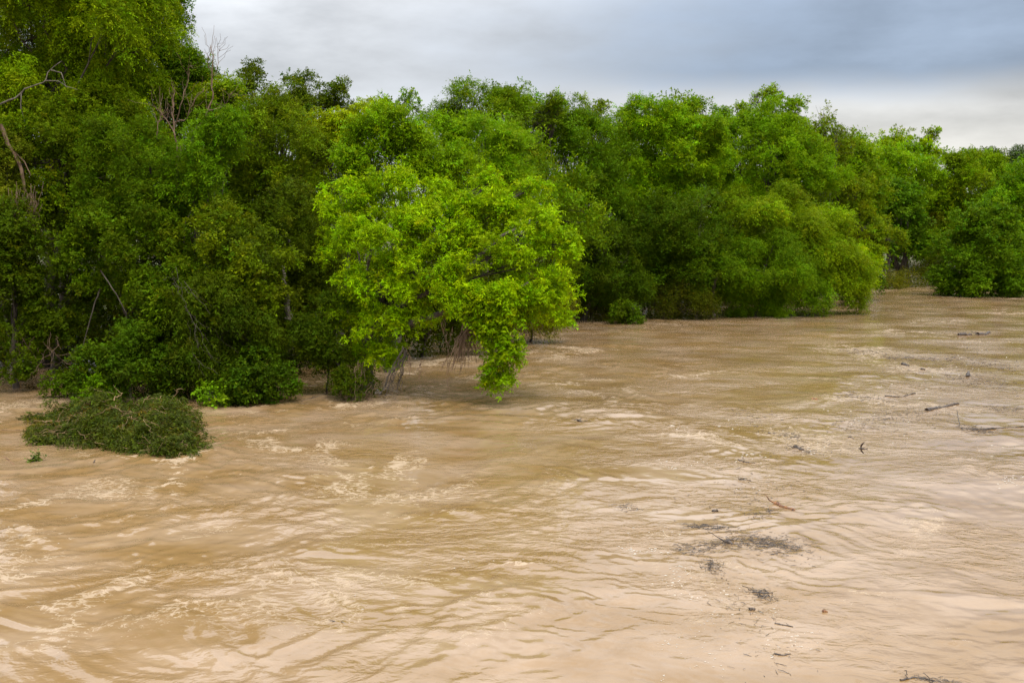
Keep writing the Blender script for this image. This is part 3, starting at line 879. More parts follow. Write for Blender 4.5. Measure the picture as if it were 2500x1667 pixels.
for lbl, d_, b_, lbs in (('dark inner tree seen between trunks right of the lime-green tree', 108, 1480, [bx(1330, 1640, 470, 730)]),
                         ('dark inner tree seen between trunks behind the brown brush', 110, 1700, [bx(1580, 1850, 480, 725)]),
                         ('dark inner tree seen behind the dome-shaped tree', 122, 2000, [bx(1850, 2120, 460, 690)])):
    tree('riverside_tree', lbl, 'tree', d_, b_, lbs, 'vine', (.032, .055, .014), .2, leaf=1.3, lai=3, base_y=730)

# --- the right wood
tree('riverside_tree', 'emerald large-leaved tree on a black forked trunk in the gap at right', 'tree', 141, 2192, [bx(2110, 2250, 470, 590), bx(2100, 2260, 550, 628), bx(2130, 2230, 440, 520)], 'vine', (.036, .095, .016), .45, base_y=695, leaf=1.25, low_cut=-.35, irregular=.15, puff=.6,
     lean=(2190, 660, 141), trunk_top=(2180, 560, 141), extra=[([(2195, 690, 140.5), (2205, 650, 140.5), (2215, 610, 140.5)], .38, .22), ([(2160, 668, 140), (2152, 640, 140), (2150, 600, 140)], .12, .08), ([(2188, 660, 140), (2168, 668, 140), (2155, 672, 140)], .12, .07)])
tree('riverside_tree', 'yellow-green full crown above the emerald tree', 'tree', 150, 2170, [bx(2070, 2290, 360, 560), bx(2040, 2160, 340, 480)], 'box', (.10, .19, .010), .35, base_y=695, young=.5)
tree('riverside_tree', 'yellow-green tree with tufted skyline top above the right wood', 'tree', 156, 2220, [bx(2165, 2250, 312, 380), bx(2230, 2290, 330, 400), bx(2090, 2190, 335, 400), bx(2255, 2295, 320, 350)], 'tuft', (.125, .20, .012), .3, limbs=50, twigs=2, base_y=690, lai=3.2)
tree('riverside_tree', 'large olive-green tree left of the right-edge tree', 'tree', 152, 2340, [bx(2240, 2430, 365, 560), bx(2260, 2400, 480, 620)], 'box', (.092, .155, .012), .35, base_y=690, young=.5)
tree('riverside_tree', 'full green tree cut by the right edge of the frame', 'tree', 132, 2480, [bx(2400, 2620, 400, 600), bx(2420, 2640, 540, 720), bx(2540, 2700, 440, 700)], 'box', (.062, .155, .014), .35, base_y=710)
tree('shrub', 'big dark green bushy tree standing in the current at far right', 'tree', 117, 2390, [bx(2290, 2490, 520, 725), bx(2285, 2500, 650, 734), bx(2330, 2480, 500, 620), bx(2275, 2390, 620, 725), bx(2420, 2500, 600, 724)], 'vine', (.046, .105, .016), .2, base_y=722, irregular=.2, low_cut=-.9)
tree('shrub', 'small grey-olive willow-like tree between emerald tree and dark bushy tree', 'tree', 150, 2290, [bx(2255, 2340, 505, 620)], 'weep', (.115, .125, .035), .12, base_y=690)
tree('riverside_tree', 'low green tree on a thin straight trunk left of the dark bushy tree', 'tree', 142, 2282, [bx(2225, 2330, 575, 645), bx(2210, 2280, 560, 615)], 'box', (.065, .13, .014), .2, base_y=697)
tree('shrub', 'brown-tipped bush beside the black forked trunk', 'shrub', 134, 2220, [bx(2196, 2244, 660, 706)], 'dead', (.075, .075, .028), .05, base_y=705, lai=3.4, limbs=16)
tree('shrub', 'low brownish brush left of the black forked trunk', 'shrub', 131, 2150, [bx(2126, 2200, 672, 712)], 'dead', (.07, .068, .028), .05, base_y=705, lai=3.4, limbs=16)
tree('shrub', 'dark low thicket in the opening between emerald tree and dark bushy tree', 'shrub', 139, 2268, [bx(2222, 2310, 628, 697)], 'dead', (.042, .050, .016), .06, base_y=700, lai=4.5, limbs=20, twigs=3, irregular=.35)
tree('riverside_tree', 'bluish distant tree low on the horizon at far right', 'tree', 235, 2430, [bx(2385, 2475, 372, 450), bx(2360, 2420, 385, 450)], 'box', (.040, .075, .030), .35, base_y=650)
tree('riverside_tree', 'green wood-edge tree behind the full right-edge tree', 'tree', 175, 2380, [bx(2220, 2560, 395, 668)], 'box', (.065, .12, .012), .35, base_y=670, lai=5.5, leaf=1.4, low_cut=-.95)
tree('riverside_tree', 'dark wood-edge tree far behind the emerald tree', 'tree', 185, 2180, [bx(2020, 2290, 400, 650)], 'box', (.055, .10, .012), .35, base_y=670, lai=5.5, leaf=1.4, low_cut=-.95)


# --- trees that close the wood behind
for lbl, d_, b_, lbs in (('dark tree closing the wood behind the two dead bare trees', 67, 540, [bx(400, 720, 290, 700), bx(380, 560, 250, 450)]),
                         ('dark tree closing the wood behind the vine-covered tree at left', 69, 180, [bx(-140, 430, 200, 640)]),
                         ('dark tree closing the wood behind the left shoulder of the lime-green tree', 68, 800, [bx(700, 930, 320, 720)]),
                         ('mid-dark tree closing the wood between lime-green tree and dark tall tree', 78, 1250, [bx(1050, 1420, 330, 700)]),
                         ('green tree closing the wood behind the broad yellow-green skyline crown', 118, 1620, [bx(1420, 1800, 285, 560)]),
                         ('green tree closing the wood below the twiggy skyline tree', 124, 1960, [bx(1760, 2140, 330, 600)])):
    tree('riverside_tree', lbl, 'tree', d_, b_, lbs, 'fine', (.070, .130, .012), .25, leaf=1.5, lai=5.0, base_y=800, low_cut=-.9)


def undergrowth():
    r = np.random.default_rng(99)
    n = 90000
    x, y = r.uniform(-60, 60, n), r.uniform(40, 165, n)
    s = bank_distance(x, y)
    hgt = np.minimum(.5 + .5 * s, 2.6) + 3.2 * perlin(x / 6, y / 6, 61) + .05 * (y - 45)
    gap = (x / y > .31) & (x / y < .415) & (y > 100)
    first = np.where(x / y < -.37, 5.5, 1.0)
    ok = (s > first) & (s < 24) & ~gap & (hgt > .6)
    x, y, hgt = x[ok], y[ok], hgt[ok]
    z = hgt * r.random(len(x)) ** .8 + .05
    p = np.stack([x, y, z], axis=1)
    a = norm(np.stack([r.normal(0, .7, len(x)), r.normal(-.5, .6, len(x)), r.normal(.2, .5, len(x))], axis=1))
    keep = r.permutation(len(p))[:9000]
    tone = np.exp(.35 * perlin(x / 3, y / 3, 62))
    o = spray_crown(r, p[keep], a[keep], tone[keep], STYLES['vine'], .22, (.042, .062, .014), .2, 'undergrowth', LEAF, None, (0, 0, 0), .25, True)
    o.data.name = 'undergrowth'
    tag(o, 'shaded leafy undergrowth filling the flooded wood between trunks', 'undergrowth', None, 'stuff')


undergrowth()


def conifer(label, d, px, y0, y1, hw):
    r = np.random.default_rng(3)
    foot = P(px, 650, d)
    foot[2] = 1.0
    root = empty('conifer', foot, label, 'tree')
    tip, low = P(px, y0, d), P(px, y1, d)
    Tubes(6).add(np.linspace(foot, tip, 6), np.linspace(.3, .05, 6)).build('trunk', BARK, root, foot)
    n = 1100
    f = r.random(n) ** .7
    a = r.uniform(0, 6.283, n)
    rr = hw * d / FPX * (.15 + .85 * f) * r.uniform(.3, 1, n)
    zz = tip[2] + (low[2] - tip[2]) * f
    sp = np.stack([tip[0] + np.cos(a) * rr, tip[1] + np.sin(a) * rr, zz], axis=1)
    sa = norm(np.stack([np.cos(a), np.sin(a), np.full(n, .15)], axis=1))
    leaf_mesh(r, sp, sa, np.ones(n), STYLES['feather'], .5, (.030, .060, .026), .1, 'crown', LEAF_WET, root, foot)


conifer('dark pointed conifer on the horizon at the right frame edge', 232, 2490, 352, 480, 42)


def dead_tree(label, d, base, base_y, stems, group=None):
    foot = P(base, base_y, d)
    r = np.random.default_rng(hash_text(label))
    root = empty('dead_tree', foot, label, 'tree', group)
    tr, br = Tubes(6), Tubes(4)
    for q, (pts, ra, rb) in enumerate(stems):
        wp = np.array([P(x, y, d + r.normal(0, .3) * (q > 0)) for x, y in pts])
        tq = np.linspace(0, len(wp) - 1, len(wp) * 3)
        ip = np.stack([np.interp(tq, np.arange(len(wp)), wp[:, c_]) for c_ in range(3)], axis=1)
        ip[1:-1] += r.normal(0, .035, (len(ip) - 2, 3))
        (tr if q == 0 else br).add(ip, np.linspace(ra, rb, len(ip)))
        for m in range(9 if q else 5):
            k = r.integers(len(ip) // 3, len(ip))
            dr = norm(ip[-1] - ip[0] + r.normal(0, 1.6, 3) + np.array([0, 0, 1.0]))
            e = ip[k] + dr * r.uniform(.4, 1.3)
            br.add(wiggle(ip[k], e, 5, .05, r), np.linspace(rb * 1.1, .006, 5), sides=3, cap=False)
    tr.build('trunk', VINE, root, foot)
    br.build('branches', VINE, root, foot)['kind'] = 'stuff'


dead_tree('bare dead tree with tan twigs reaching above the left wood into the sky', 50.2, 445, 950,
          [([(445, 930), (440, 640), (430, 400), (450, 350), (500, 290), (520, 240), (517, 190), (520, 140), (513, 110)], .07, .012), ([(510, 270), (540, 262), (560, 240), (565, 225)], .03, .008),
           ([(515, 200), (530, 165), (535, 125)], .02, .008), ([(505, 285), (535, 290), (530, 310)], .025, .008), ([(517, 175), (505, 150), (512, 118)], .018, .007)])
dead_tree('thin grey dead tree with forked stems left of the tan bare one', 50.4, 420, 950,
          [([(420, 930), (430, 600), (435, 370), (425, 320), (422, 270), (424, 250)], .06, .02), ([(424, 300), (455, 290), (475, 255), (500, 210)], .035, .01), ([(428, 330), (400, 285), (380, 262)], .03, .01), ([(425, 310), (445, 250), (460, 190), (458, 165)], .025, .008),
           ([(382, 340), (385, 300), (410, 262)], .03, .01)])


# ------------------------------------------------------------------ hanging vines and flooded twigs
def vines(name, label, cat, d, strands, rad, mat, spread=.12, seedn=0):
    r = np.random.default_rng(hash_text(label) + seedn)
    p0 = P(*strands[0][0], d)
    root = empty(name, p0, label, cat)
    tb = Tubes(4)
    for (x0, y0), (x1, y1), n in strands:
        for _ in range(n):
            a, b = P(x0, y0, d) + r.normal(0, spread, 3), P(x1, y1, d) + r.normal(0, spread * 1.6, 3)
            q = wiggle(a, b, 9, .06, r)
            q[:, 2] = np.maximum(q[:, 2], -.15)
            tb.add(q, np.linspace(rad, rad * .5, 9) * r.uniform(.6, 1.3), cap=False)
    o = tb.build('strands', mat, root, p0)
    o['kind'] = 'stuff'


vines('hanging_vines', 'brown curtain of dead vines hanging from the lime-green tree into the river', 'vines', 43.5, [((1145, 740), (1130, 890), 24), ((1150, 760), (1090, 895), 10), ((1140, 780), (1145, 860), 12)], .018, VINE, .14)
vines('hanging_vines', 'thin lone vine hanging to the water left of the brown vine curtain', 'vines', 43.8, [((1085, 780), (1088, 860), 3), ((1100, 800), (1090, 870), 2)], .016, VINE, .05)
vines('hanging_vines', 'fan of dark bent twigs standing in the river beside the bright trunk', 'twigs', 44.0, [((985, 850), (930, 965), 4), ((975, 880), (950, 960), 4), ((990, 860), (965, 950), 3)], .022, BARK, .08)
vines('hanging_vines', 'sparse trailing twigs dipping in the water between bright trunk and vine curtain', 'twigs', 43.6, [((1000, 870), (1005, 925), 4), ((1025, 880), (1022, 915), 3), ((1090, 880), (1095, 950), 2)], .013, VINE, .08)
vines('hanging_vines', 'grey-brown dead vine curtain below the grey-leaved tree at left edge', 'vines', 48.5, [((60, 470), (50, 600), 20), ((75, 480), (85, 590), 12), ((10, 500), (5, 610), 12)], .014, VINE, .3)
vines('hanging_vines', 'thin dry vines hanging under the dark tree at left edge', 'vines', 47.2, [((60, 830), (65, 905), 9), ((120, 830), (130, 890), 8), ((185, 850), (190, 900), 5)], .010, VINE, .35)
vines('hanging_vines', 'tangle of bare dark twigs in the dark drooping tree', 'twigs', 44.0, [((440, 690), (500, 780), 5), ((470, 780), (520, 870), 5), ((480, 840), (510, 900), 5), ((430, 660), (445, 720), 3)], .009, BARK, .25)
vines('hanging_vines', 'brown vines trailing beneath the right side of the lime-green tree', 'vines', 45, [((1290, 740), (1280, 800), 24), ((1265, 760), (1260, 815), 14)], .016, VINE, .22)
vines('hanging_vines', 'dry stalks hanging at the foot of the bright trunk', 'vines', 44.2, [((850, 930), (838, 985), 9), ((905, 950), (890, 985), 7), ((870, 900), (860, 970), 7)], .011, VINE, .16)


# ------------------------------------------------------------------ stranded brush pile
def brush_pile():
    r = np.random.default_rng(77)
    foot = W(330, 1075)
    root = empty('brush_pile', foot, 'mound of uprooted leafy brush and tan stems stranded in the muddy water', 'brush pile')
    pts, ax, cf = [], [], []
    # ridge line of the mound, photo position of the ridge, its distance, and where its skirt meets the water
    ridge = [(78, 1068, 38.4, 1079), (96, 1056, 38.4, 1082), (125, 1036, 38.6, 1082), (170, 1000, 38.6, 1085), (230, 985, 38.4, 1092), (300, 995, 38.0, 1105), (370, 978, 37.6, 1118), (430, 985, 37.2, 1124), (456, 1022, 37.0, 1118), (470, 1080, 36.9, 1104)]
    R = np.array([np.append(P(a, b, c_), W(a, e)) for a, b, c_, e in ridge])
    n = 9000
    u = r.random(n) * (len(R) - 1)
    rp = np.stack([np.interp(u, np.arange(len(R)), R[:, q]) for q in range(6)], axis=1)
    v = r.random(n) ** .8
    back = r.random(n) < .28
    top, skirt = rp[:, :3], rp[:, 3:]
    skirt = skirt.copy()
    skirt[back, :2] = 1.6 * top[back, :2] - .6 * skirt[back, :2]
    p = top * (1 - v[:, None]) + skirt * v[:, None]
    prof = np.clip(.78 + .75 * perlin(u * 1.15, u * 0 + .3, 53), .45, 1.3)
    p[:, 2] = np.maximum(0, top[:, 2]) * (1 - v ** 2.2) * 1.02 * prof
    p[:, :2] += .22 * np.stack([perlin(u * 3, v * 4, 54), perlin(u * 3, v * 4, 55)], axis=1)
    lump = 1.2 * perlin(p[:, 0] / .75, p[:, 1] / .7, 51) + .5 * perlin(p[:, 0] / .28, p[:, 1] / .28, 52)
    p[:, 2] += .40 * lump * (p[:, 2] > .1) + r.normal(0, .05, n)
    p[:, 0] += r.normal(0, .08, n)
    out = norm(np.stack([r.normal(.25, .5, n), np.where(back, .6, -.8) + r.normal(0, .35, n), r.normal(-.55, .3, n)], axis=1))
    p[:, 2] = np.maximum(p[:, 2], .06)
    st = dict(STYLES['weep'], nl=10, sl=.42, droop=.9, wr=.34)
    fp, fd = [], []
    for _ in range(110):       # fronds that stick out of the heap, arch over and trail toward the lower right
        k = r.integers(n)
        ln = r.uniform(.35, .95)
        d0 = norm(np.array([r.normal(.55, .6), r.normal(-.5, .5), r.uniform(.15, .8)]))
        for tt in np.linspace(.25, 1, 6):
            q = p[k] + d0 * ln * tt - np.array([0, 0, .55 * ln * tt * tt])
            if q[2] > .03:
                fp.append(q); fd.append(norm(d0 - np.array([0, 0, 1.1 * tt])))
    p = np.concatenate([np.array(fp), p]); out = np.concatenate([np.array(fd), out]); lump = np.concatenate([np.full(len(fp), .45), lump]); v = np.concatenate([np.full(len(fp), .3), v])
    n = len(p)
    leafy = lump + r.normal(0, .18, n) > -.10
    fr = np.nonzero(leafy)[0][:2700]
    spray_crown(r, p[fr], out[fr], np.exp(r.normal(0, .22, len(fr)) + .5 * lump[fr]), dict(STYLES['weep'], nl=8, sl=.30, droop=.9, wr=.32), .085, (.028, .041, .011), .45, 'leaves', LEAF_WET_SPRAY, root, foot, .25)  # tone follows the lumps: shade of the hollows painted into leaf colour
    fr = np.nonzero(~leafy & (v < .75))[0][:420]
    o = spray_crown(r, p[fr], out[fr], np.ones(len(fr)), dict(STYLES['weep'], nl=7, sl=.34, droop=.9, wr=.2), .09, (.085, .068, .022), .5, 'withered_leaves', LEAF_WET_SPRAY, root, foot, .3)
    o['label'] = 'yellowish withered sprays on the mound'
    st_ = Tubes(4)
    for _ in range(150):
        k = r.integers(n)
        a = p[k] + np.array([0, -.05, .12])
        b = a + norm(np.array([r.normal(.4, .9), r.normal(-.4, .6), r.normal(-.1, .35)])) * r.uniform(.3, 1.0)
        b[2] = max(b[2], 0.0)
        st_.add(wiggle(a, b, 6, .05, r), np.linspace(.010, .004, 6), cap=False)
    o = st_.build('stems', BARK_TAN, root, foot)
    o['kind'] = 'stuff'
    for pts in ([(165, 1040), (190, 1010), (210, 985), (216, 977)], [(185, 1035), (205, 1010), (228, 995), (250, 1004)], [(110, 1030), (150, 1025), (200, 1015)], [(398, 1010), (410, 985), (430, 960), (432, 950)],
                [(466, 1030), (482, 1055), (488, 1085)], [(290, 1010), (320, 1013), (350, 1008)], [(0, 1078), (60, 1072), (110, 1066)], [(280, 975), (295, 965), (298, 958)], [(430, 1005), (455, 1003), (478, 1004)]):
        wp = np.array([P(x, y, 37.4 if x > 90 else 37.6) for x, y in pts])
        wp[:, 2] = np.maximum(wp[:, 2], .06)
        tq = np.linspace(0, len(wp) - 1, len(wp) * 3)
        ip = np.stack([np.interp(tq, np.arange(len(wp)), wp[:, c_]) for c_ in range(3)], axis=1)
        ip += r.normal(0, .02, ip.shape)
        tb = Tubes(5).add(ip, np.linspace(.024, .009, len(ip)))
        for m in range(4):
            k = r.integers(2, len(ip))
            tb.add(wiggle(ip[k], ip[k] + norm(r.normal(0, 1, 3)) * r.uniform(.2, .5), 4, .03, r), np.linspace(.012, .004, 4), sides=3, cap=False)
        tb.build('branch', BARK_TAN, root, foot)


brush_pile()


# ------------------------------------------------------------------ driftwood and debris on the current
def on_water(px, py, lift=0.0):
    q = W(px, py)
    q[2] = float(water_h(q[0:1], q[1:2])[0]) + lift
    return q


def drift(name, label, cat, pts, rad, mat, twigs=0, sink=.35, lifts=None, group=None):
    """A floating log, stick or chunk along photo positions pts; side twigs are parts of it."""
    r = np.random.default_rng(hash_text(label))
    lifts = lifts or [0.0] * len(pts)
    wp = np.array([on_water(x, y, rad * (1 - 2 * sink) + l) for (x, y), l in zip(pts, lifts)])
    c0 = wp.mean(axis=0)
    root = empty(name, c0, label, cat, group)
    n = max(7, len(wp) * 3)
    tq = np.linspace(0, len(wp) - 1, n)
    ip = np.stack([np.interp(tq, np.arange(len(wp)), wp[:, c_]) for c_ in range(3)], axis=1)
    ip[1:-1] += r.normal(0, rad * .28, (n - 2, 3))
    Tubes(8).add(ip, rad * (.75 + .45 * r.random(n)) * np.linspace(1.15, .7, n)).build('stem', mat, root, c0)
    for _ in range(twigs):
        k = r.integers(0, n)
        e = ip[k] + norm(np.array([r.normal(0, 1), r.normal(0, 1), r.uniform(.05, .7)])) * (.06 + rad * r.uniform(3, 9))
        Tubes(4).add(wiggle(ip[k], e, 6, .03, r), np.linspace(rad * .4, .006, 6), cap=False).build('twig', mat, root, c0)
    return root


def mat_of_debris(label, x0, y0, x1, y1, wid, n, mat=None, chunk=0):
    """A drifting raft of twigs, bark and reed bits spread along a line."""
    r = np.random.default_rng(hash_text(label))
    n = int(n * 1.9)
    a, b = W(x0, y0), W(x1, y1)
    t_ = r.beta(1.3, 1.3, n)
    cx = a[0] + (b[0] - a[0]) * t_ + r.normal(0, wid * .9, n)
    cy = a[1] + (b[1] - a[1]) * t_ + r.normal(0, wid * 1.7, n)
    cz = water_h(cx, cy)
    c0 = (a + b) / 2
    tb = Tubes(3)
    ln = r.uniform(.03, .22, n) ** 1.3 * 1.2 * (1 + a[1] / 60)
    th = math.atan2(b[1] - a[1], b[0] - a[0]) + r.normal(0, .7, n)
    for q in range(n):
        dv = np.array([math.cos(th[q]), math.sin(th[q]), r.normal(0, .08)]) * ln[q] * .5
        p = np.array([cx[q], cy[q], cz[q] + .008])
        tb.add(np.stack([p - dv, p + r.normal(0, .012, 3), p + dv]), np.array([.7, 1, .5]) * r.uniform(.002, .0065) * (.5 + a[1] / 50), cap=False)
    for _ in range(chunk):
        q = r.integers(n)
        p = np.array([cx[q], cy[q], cz[q] + .03])
        tb.add(np.stack([p - [.07, 0, 0], p, p + [.06, .03, .02]]), [.02, .04, .02], sides=6)
    o = tb.build('debris_mat', mat or WOOD_GREY, None, c0)
    o.location = tuple(c0)
    tag(o, label, 'debris', 'mats of drifting debris on the river', 'stuff')


drift('drift_log', 'thick brown log with a reddish end drifting at right', 'log', [(2262, 1003), (2300, 993), (2340, 985)], .07, WOOD_WET)
drift('drift_log', 'short reddish-orange splintered log in the lower right current', 'log', [(1892, 1227), (1915, 1236), (1938, 1247)], .05, WOOD_RED, twigs=1)
drift('drift_log', 'pair-like dark log at the far end of the drift line, left piece', 'log', [(2340, 819), (2370, 818)], .12, WOOD_WET)
drift('drift_log', 'dark forked log right of another log at the far end of the drift line', 'log', [(2386, 817), (2405, 816), (2415, 811)], .12, WOOD_WET, twigs=1)
drift('drift_branch', 'long thin branch with upright twigs at the right edge of the river', 'branch', [(2345, 1046), (2390, 1050), (2440, 1046), (2510, 1041)], .03, WOOD_WET, twigs=7)
drift('drift_stick', 'lone upright twig poking from the water near the right edge', 'stick', [(2343, 1040), (2335, 1025)], .014, WOOD_WET, lifts=[0, .35])
drift('drift_stick', 'long thin stick drifting left of the thick brown log', 'stick', [(2160, 968), (2200, 969), (2235, 960)], .03, WOOD_WET, twigs=1)
drift('drift_chunk', 'small dark wood chunk left of the far drift line', 'driftwood', [(2203, 889), (2218, 893)], .09, WOOD_WET)
drift('drift_chunk', 'tiny dark wood chunk below and right of the other far chunk', 'driftwood', [(2248, 903), (2258, 904)], .06, WOOD_WET)
drift('drift_chunk', 'dark upright stub among the far right debris', 'driftwood', [(2362, 920), (2364, 914)], .08, WOOD_WET, lifts=[0, .12])
drift('drift_chunk', 'upper of two black wood chunks close together in mid river', 'driftwood', [(1940, 1093), (1952, 1098)], .05, WOOD_WET, twigs=2)
drift('drift_chunk', 'lower of two black wood chunks close together in mid river', 'driftwood', [(1952, 1100), (1962, 1101)], .05, WOOD_WET)
drift('drift_branch', 'thin dark branch with a bent tip in mid river', 'branch', [(1802, 1126), (1820, 1131), (1844, 1134)], .018, WOOD_WET, twigs=2)
drift('drift_branch', 'crooked cluster of dark twigs above the small black knob', 'branch', [(1808, 1170), (1820, 1172), (1832, 1174)], .016, WOOD_WET, twigs=5)
drift('drift_chunk', 'small black knob of wood left of the reddish log', 'driftwood', [(1740, 1245), (1752, 1246)], .045, WOOD_WET)
drift('drift_chunk', 'little dark chunk high in the middle of the river', 'driftwood', [(1410, 1027), (1418, 1029)], .05, WOOD_WET, twigs=3)
drift('drift_chunk', 'reddish bit of bark left of the long thin stick', 'driftwood', [(1982, 974), (1998, 976)], .04, WOOD_RED)
drift('drift_stick', 'small curled dark stick above the banking swallow at right', 'stick', [(2070, 1066), (2078, 1066), (2084, 1069)], .02, WOOD_WET)
drift('drift_stick', 'dark stick at the lower left end of the long debris trail', 'stick', [(1875, 1058), (1893, 1059)], .025, WOOD_WET)
drift('drift_chunk', 'dark stump riding on the large grey debris mat', 'driftwood', [(1772, 1326), (1788, 1334)], .05, WOOD_WET, twigs=2)
drift('drift_branch', 'dark twiggy branch below the large grey debris mat', 'branch', [(1838, 1448), (1860, 1450), (1886, 1450)], .025, WOOD_WET, twigs=3)
drift('drift_chunk', 'dark flat chunk below the twiggy branch', 'driftwood', [(1830, 1489), (1842, 1487)], .035, WOOD_WET)
drift('drift_stick', 'slanted dark stick among white foam near the bottom right', 'stick', [(1892, 1521), (1912, 1525), (1936, 1530)], .016, WOOD_WET)
drift('drift_stick', 'dark stick edged with white foam low in the river', 'stick', [(1890, 1594), (1910, 1597), (1930, 1594)], .02, WOOD_WET)
drift('drift_branch', 'curved thin branch at the very bottom right of the picture', 'branch', [(2198, 1658), (2225, 1653), (2255, 1653), (2280, 1658)], .018, WOOD_WET, twigs=2)
drift('drift_chunk', 'small brown chunk alone in the lower right water', 'driftwood', [(2010, 1494), (2018, 1496)], .03, WOOD_RED)
drift('drift_stick', 'reddish thin twig in calm water at the left edge', 'stick', [(10, 1112), (24, 1122), (35, 1133)], .012, WOOD_RED)
drift('drift_stick', 'dark twig floating in shade left of the brush pile', 'stick', [(74, 1023), (90, 1015), (111, 1014)], .025, WOOD_WET, twigs=1)
drift('drift_chunk', 'tiny dark bit with an upright tip below the brush pile', 'driftwood', [(228, 1130), (233, 1129)], .02, WOOD_WET, lifts=[0, .08])
drift('drift_stick', 'dark stick drifting between the low dark bush and the bright trunk', 'stick', [(735, 982), (765, 975), (795, 966)], .02, WOOD_WET, twigs=2)
sprig = drift('drift_branch', 'little floating leafy sprig left of and below the brush pile', 'sprig', [(78, 1126), (92, 1120)], .012, WOOD_WET)
q0 = on_water(86, 1122)
rr_ = np.random.default_rng(8)
leaf_mesh(rr_, q0 + rr_.normal(0, .09, (26, 3)) * [1, 1, .6] + [0, 0, .08], norm(rr_.normal(0, 1, (26, 3)) + [0, 0, .5]), np.ones(26), STYLES['vine'], .1, (.045, .075, .03), .2, 'leaves', LEAF_WET, sprig, np.array(sprig.location))

mat_of_debris('wide grey mat of sticks, the largest one, below mid right', 1790, 1326, 1960, 1340, .26, 340)
mat_of_debris('narrow grey streak of bits at the left end of the largest mat', 1640, 1342, 1780, 1334, .16, 130)
mat_of_debris('short tangled grey mat just below the largest one', 1728, 1375, 1750, 1398, .12, 80)
mat_of_debris('thin grey mat of bits above the left end of the largest mat', 1668, 1280, 1795, 1294, .09, 110)
mat_of_debris('thin slanted streak of bits left of the reddish log', 1830, 1264, 1900, 1240, .1, 50)
mat_of_debris('long thin debris trail running up toward the thick brown log', 2040, 1050, 2265, 1000, .35, 150)
mat_of_debris('small debris patch at the lower left of the long trail', 1905, 1065, 1950, 1058, .3, 50)
mat_of_debris('far debris patch under the drift logs', 2370, 880, 2440, 896, .8, 120)
mat_of_debris('middle far debris patch around the dark upright stub', 2335, 918, 2440, 940, .9, 130)
mat_of_debris('far dark line of bits left of the drift logs', 2150, 872, 2330, 874, .35, 110)
mat_of_debris('faint far line of bits nearest the opposite wood', 2080, 856, 2150, 862, .5, 60)
mat_of_debris('thin line of bits beside the long thin stick', 2060, 970, 2160, 972, .35, 60)
mat_of_debris('faint sparse bits of debris left of the long trail', 1790, 1030, 1900, 1012, .6, 50)
mat_of_debris('debris bits beside the right picture edge below the thick log', 2420, 993, 2500, 1000, .3, 50)
mat_of_debris('dark tangle along the branch at the right edge', 2350, 1047, 2410, 1052, .22, 90)
mat_of_debris('dark bits around the twiggy branch below the largest mat', 1840, 1450, 1885, 1460, .1, 60)
mat_of_debris('last few bits at the bottom right corner', 2240, 1656, 2330, 1662, .05, 40)
mat_of_debris('tiny dark bits around the two black chunks', 1930, 1098, 1985, 1104, .2, 36)
mat_of_debris('dark bits near the small curl of foam in mid river', 1512, 1242, 1550, 1236, .12, 34)

mat_of_debris('loose line of fine drift bits from the largest mat up to the black chunks', 1720, 1290, 1940, 1110, .7, 150)
mat_of_debris('loose line of fine drift bits from the black chunks up to the thick brown log', 1960, 1090, 2290, 985, .9, 170)
mat_of_debris('loose line of fine far drift bits above the thick brown log', 2300, 975, 2440, 850, 1.6, 170)
mat_of_debris('loose scatter of fine drift bits running down to the bottom of the picture', 1760, 1400, 1900, 1620, .35, 55)

# ------------------------------------------------------------------ white foam flecks
fm, t = material('white_foam')
pf = t.n('ShaderNodeBsdfPrincipled', i_Roughness=.7)
pf.inputs['Base Color'].default_value = (.56, .50, .42, 1)
of = t.n('ShaderNodeOutputMaterial')
t.l(pf.outputs[0], of.inputs[0])


def foam_flecks(label, spots, size):
    r = np.random.default_rng(hash_text(label))
    V, F, base = [], [], 0
    for px, py, sx, sy, n in spots:
        for _ in range(int(n * .9)):
            q = W(px + r.normal(0, sx), py + r.normal(0, sy))
            z = float(water_h(q[0:1], q[1:2])[0]) + .006
            s = size * .62 * r.uniform(.3, 1.3) * (q[1] / 22) ** .7
            k = 7
            th = np.arange(k) / k * 6.283
            rad = s * r.uniform(.5, 1.2, k)
            ex = r.uniform(1, 2.4)
            rot = r.normal(.3, .6)
            x, y = np.cos(th) * rad * ex, np.sin(th) * rad * .8
            X_, Y_ = x * math.cos(rot) - y * math.sin(rot), x * math.sin(rot) + y * math.cos(rot)
            V.append(np.stack([q[0] + X_, q[1] + Y_, np.full(k, z)], axis=1))
            V.append(np.array([[q[0], q[1], z + s * .5]]))
            for m in range(k):
                F.append((base + m, base + (m + 1) % k, base + k))
            base += k + 1
    v = np.concatenate(V)
    c0 = v.mean(axis=0)
    o = new_mesh('foam', v - c0, tris=np.array(F), mat=fm, smooth=True)
    o.location = tuple(c0)
    tag(o, label, 'foam', 'flecks of white foam on the river', 'stuff')


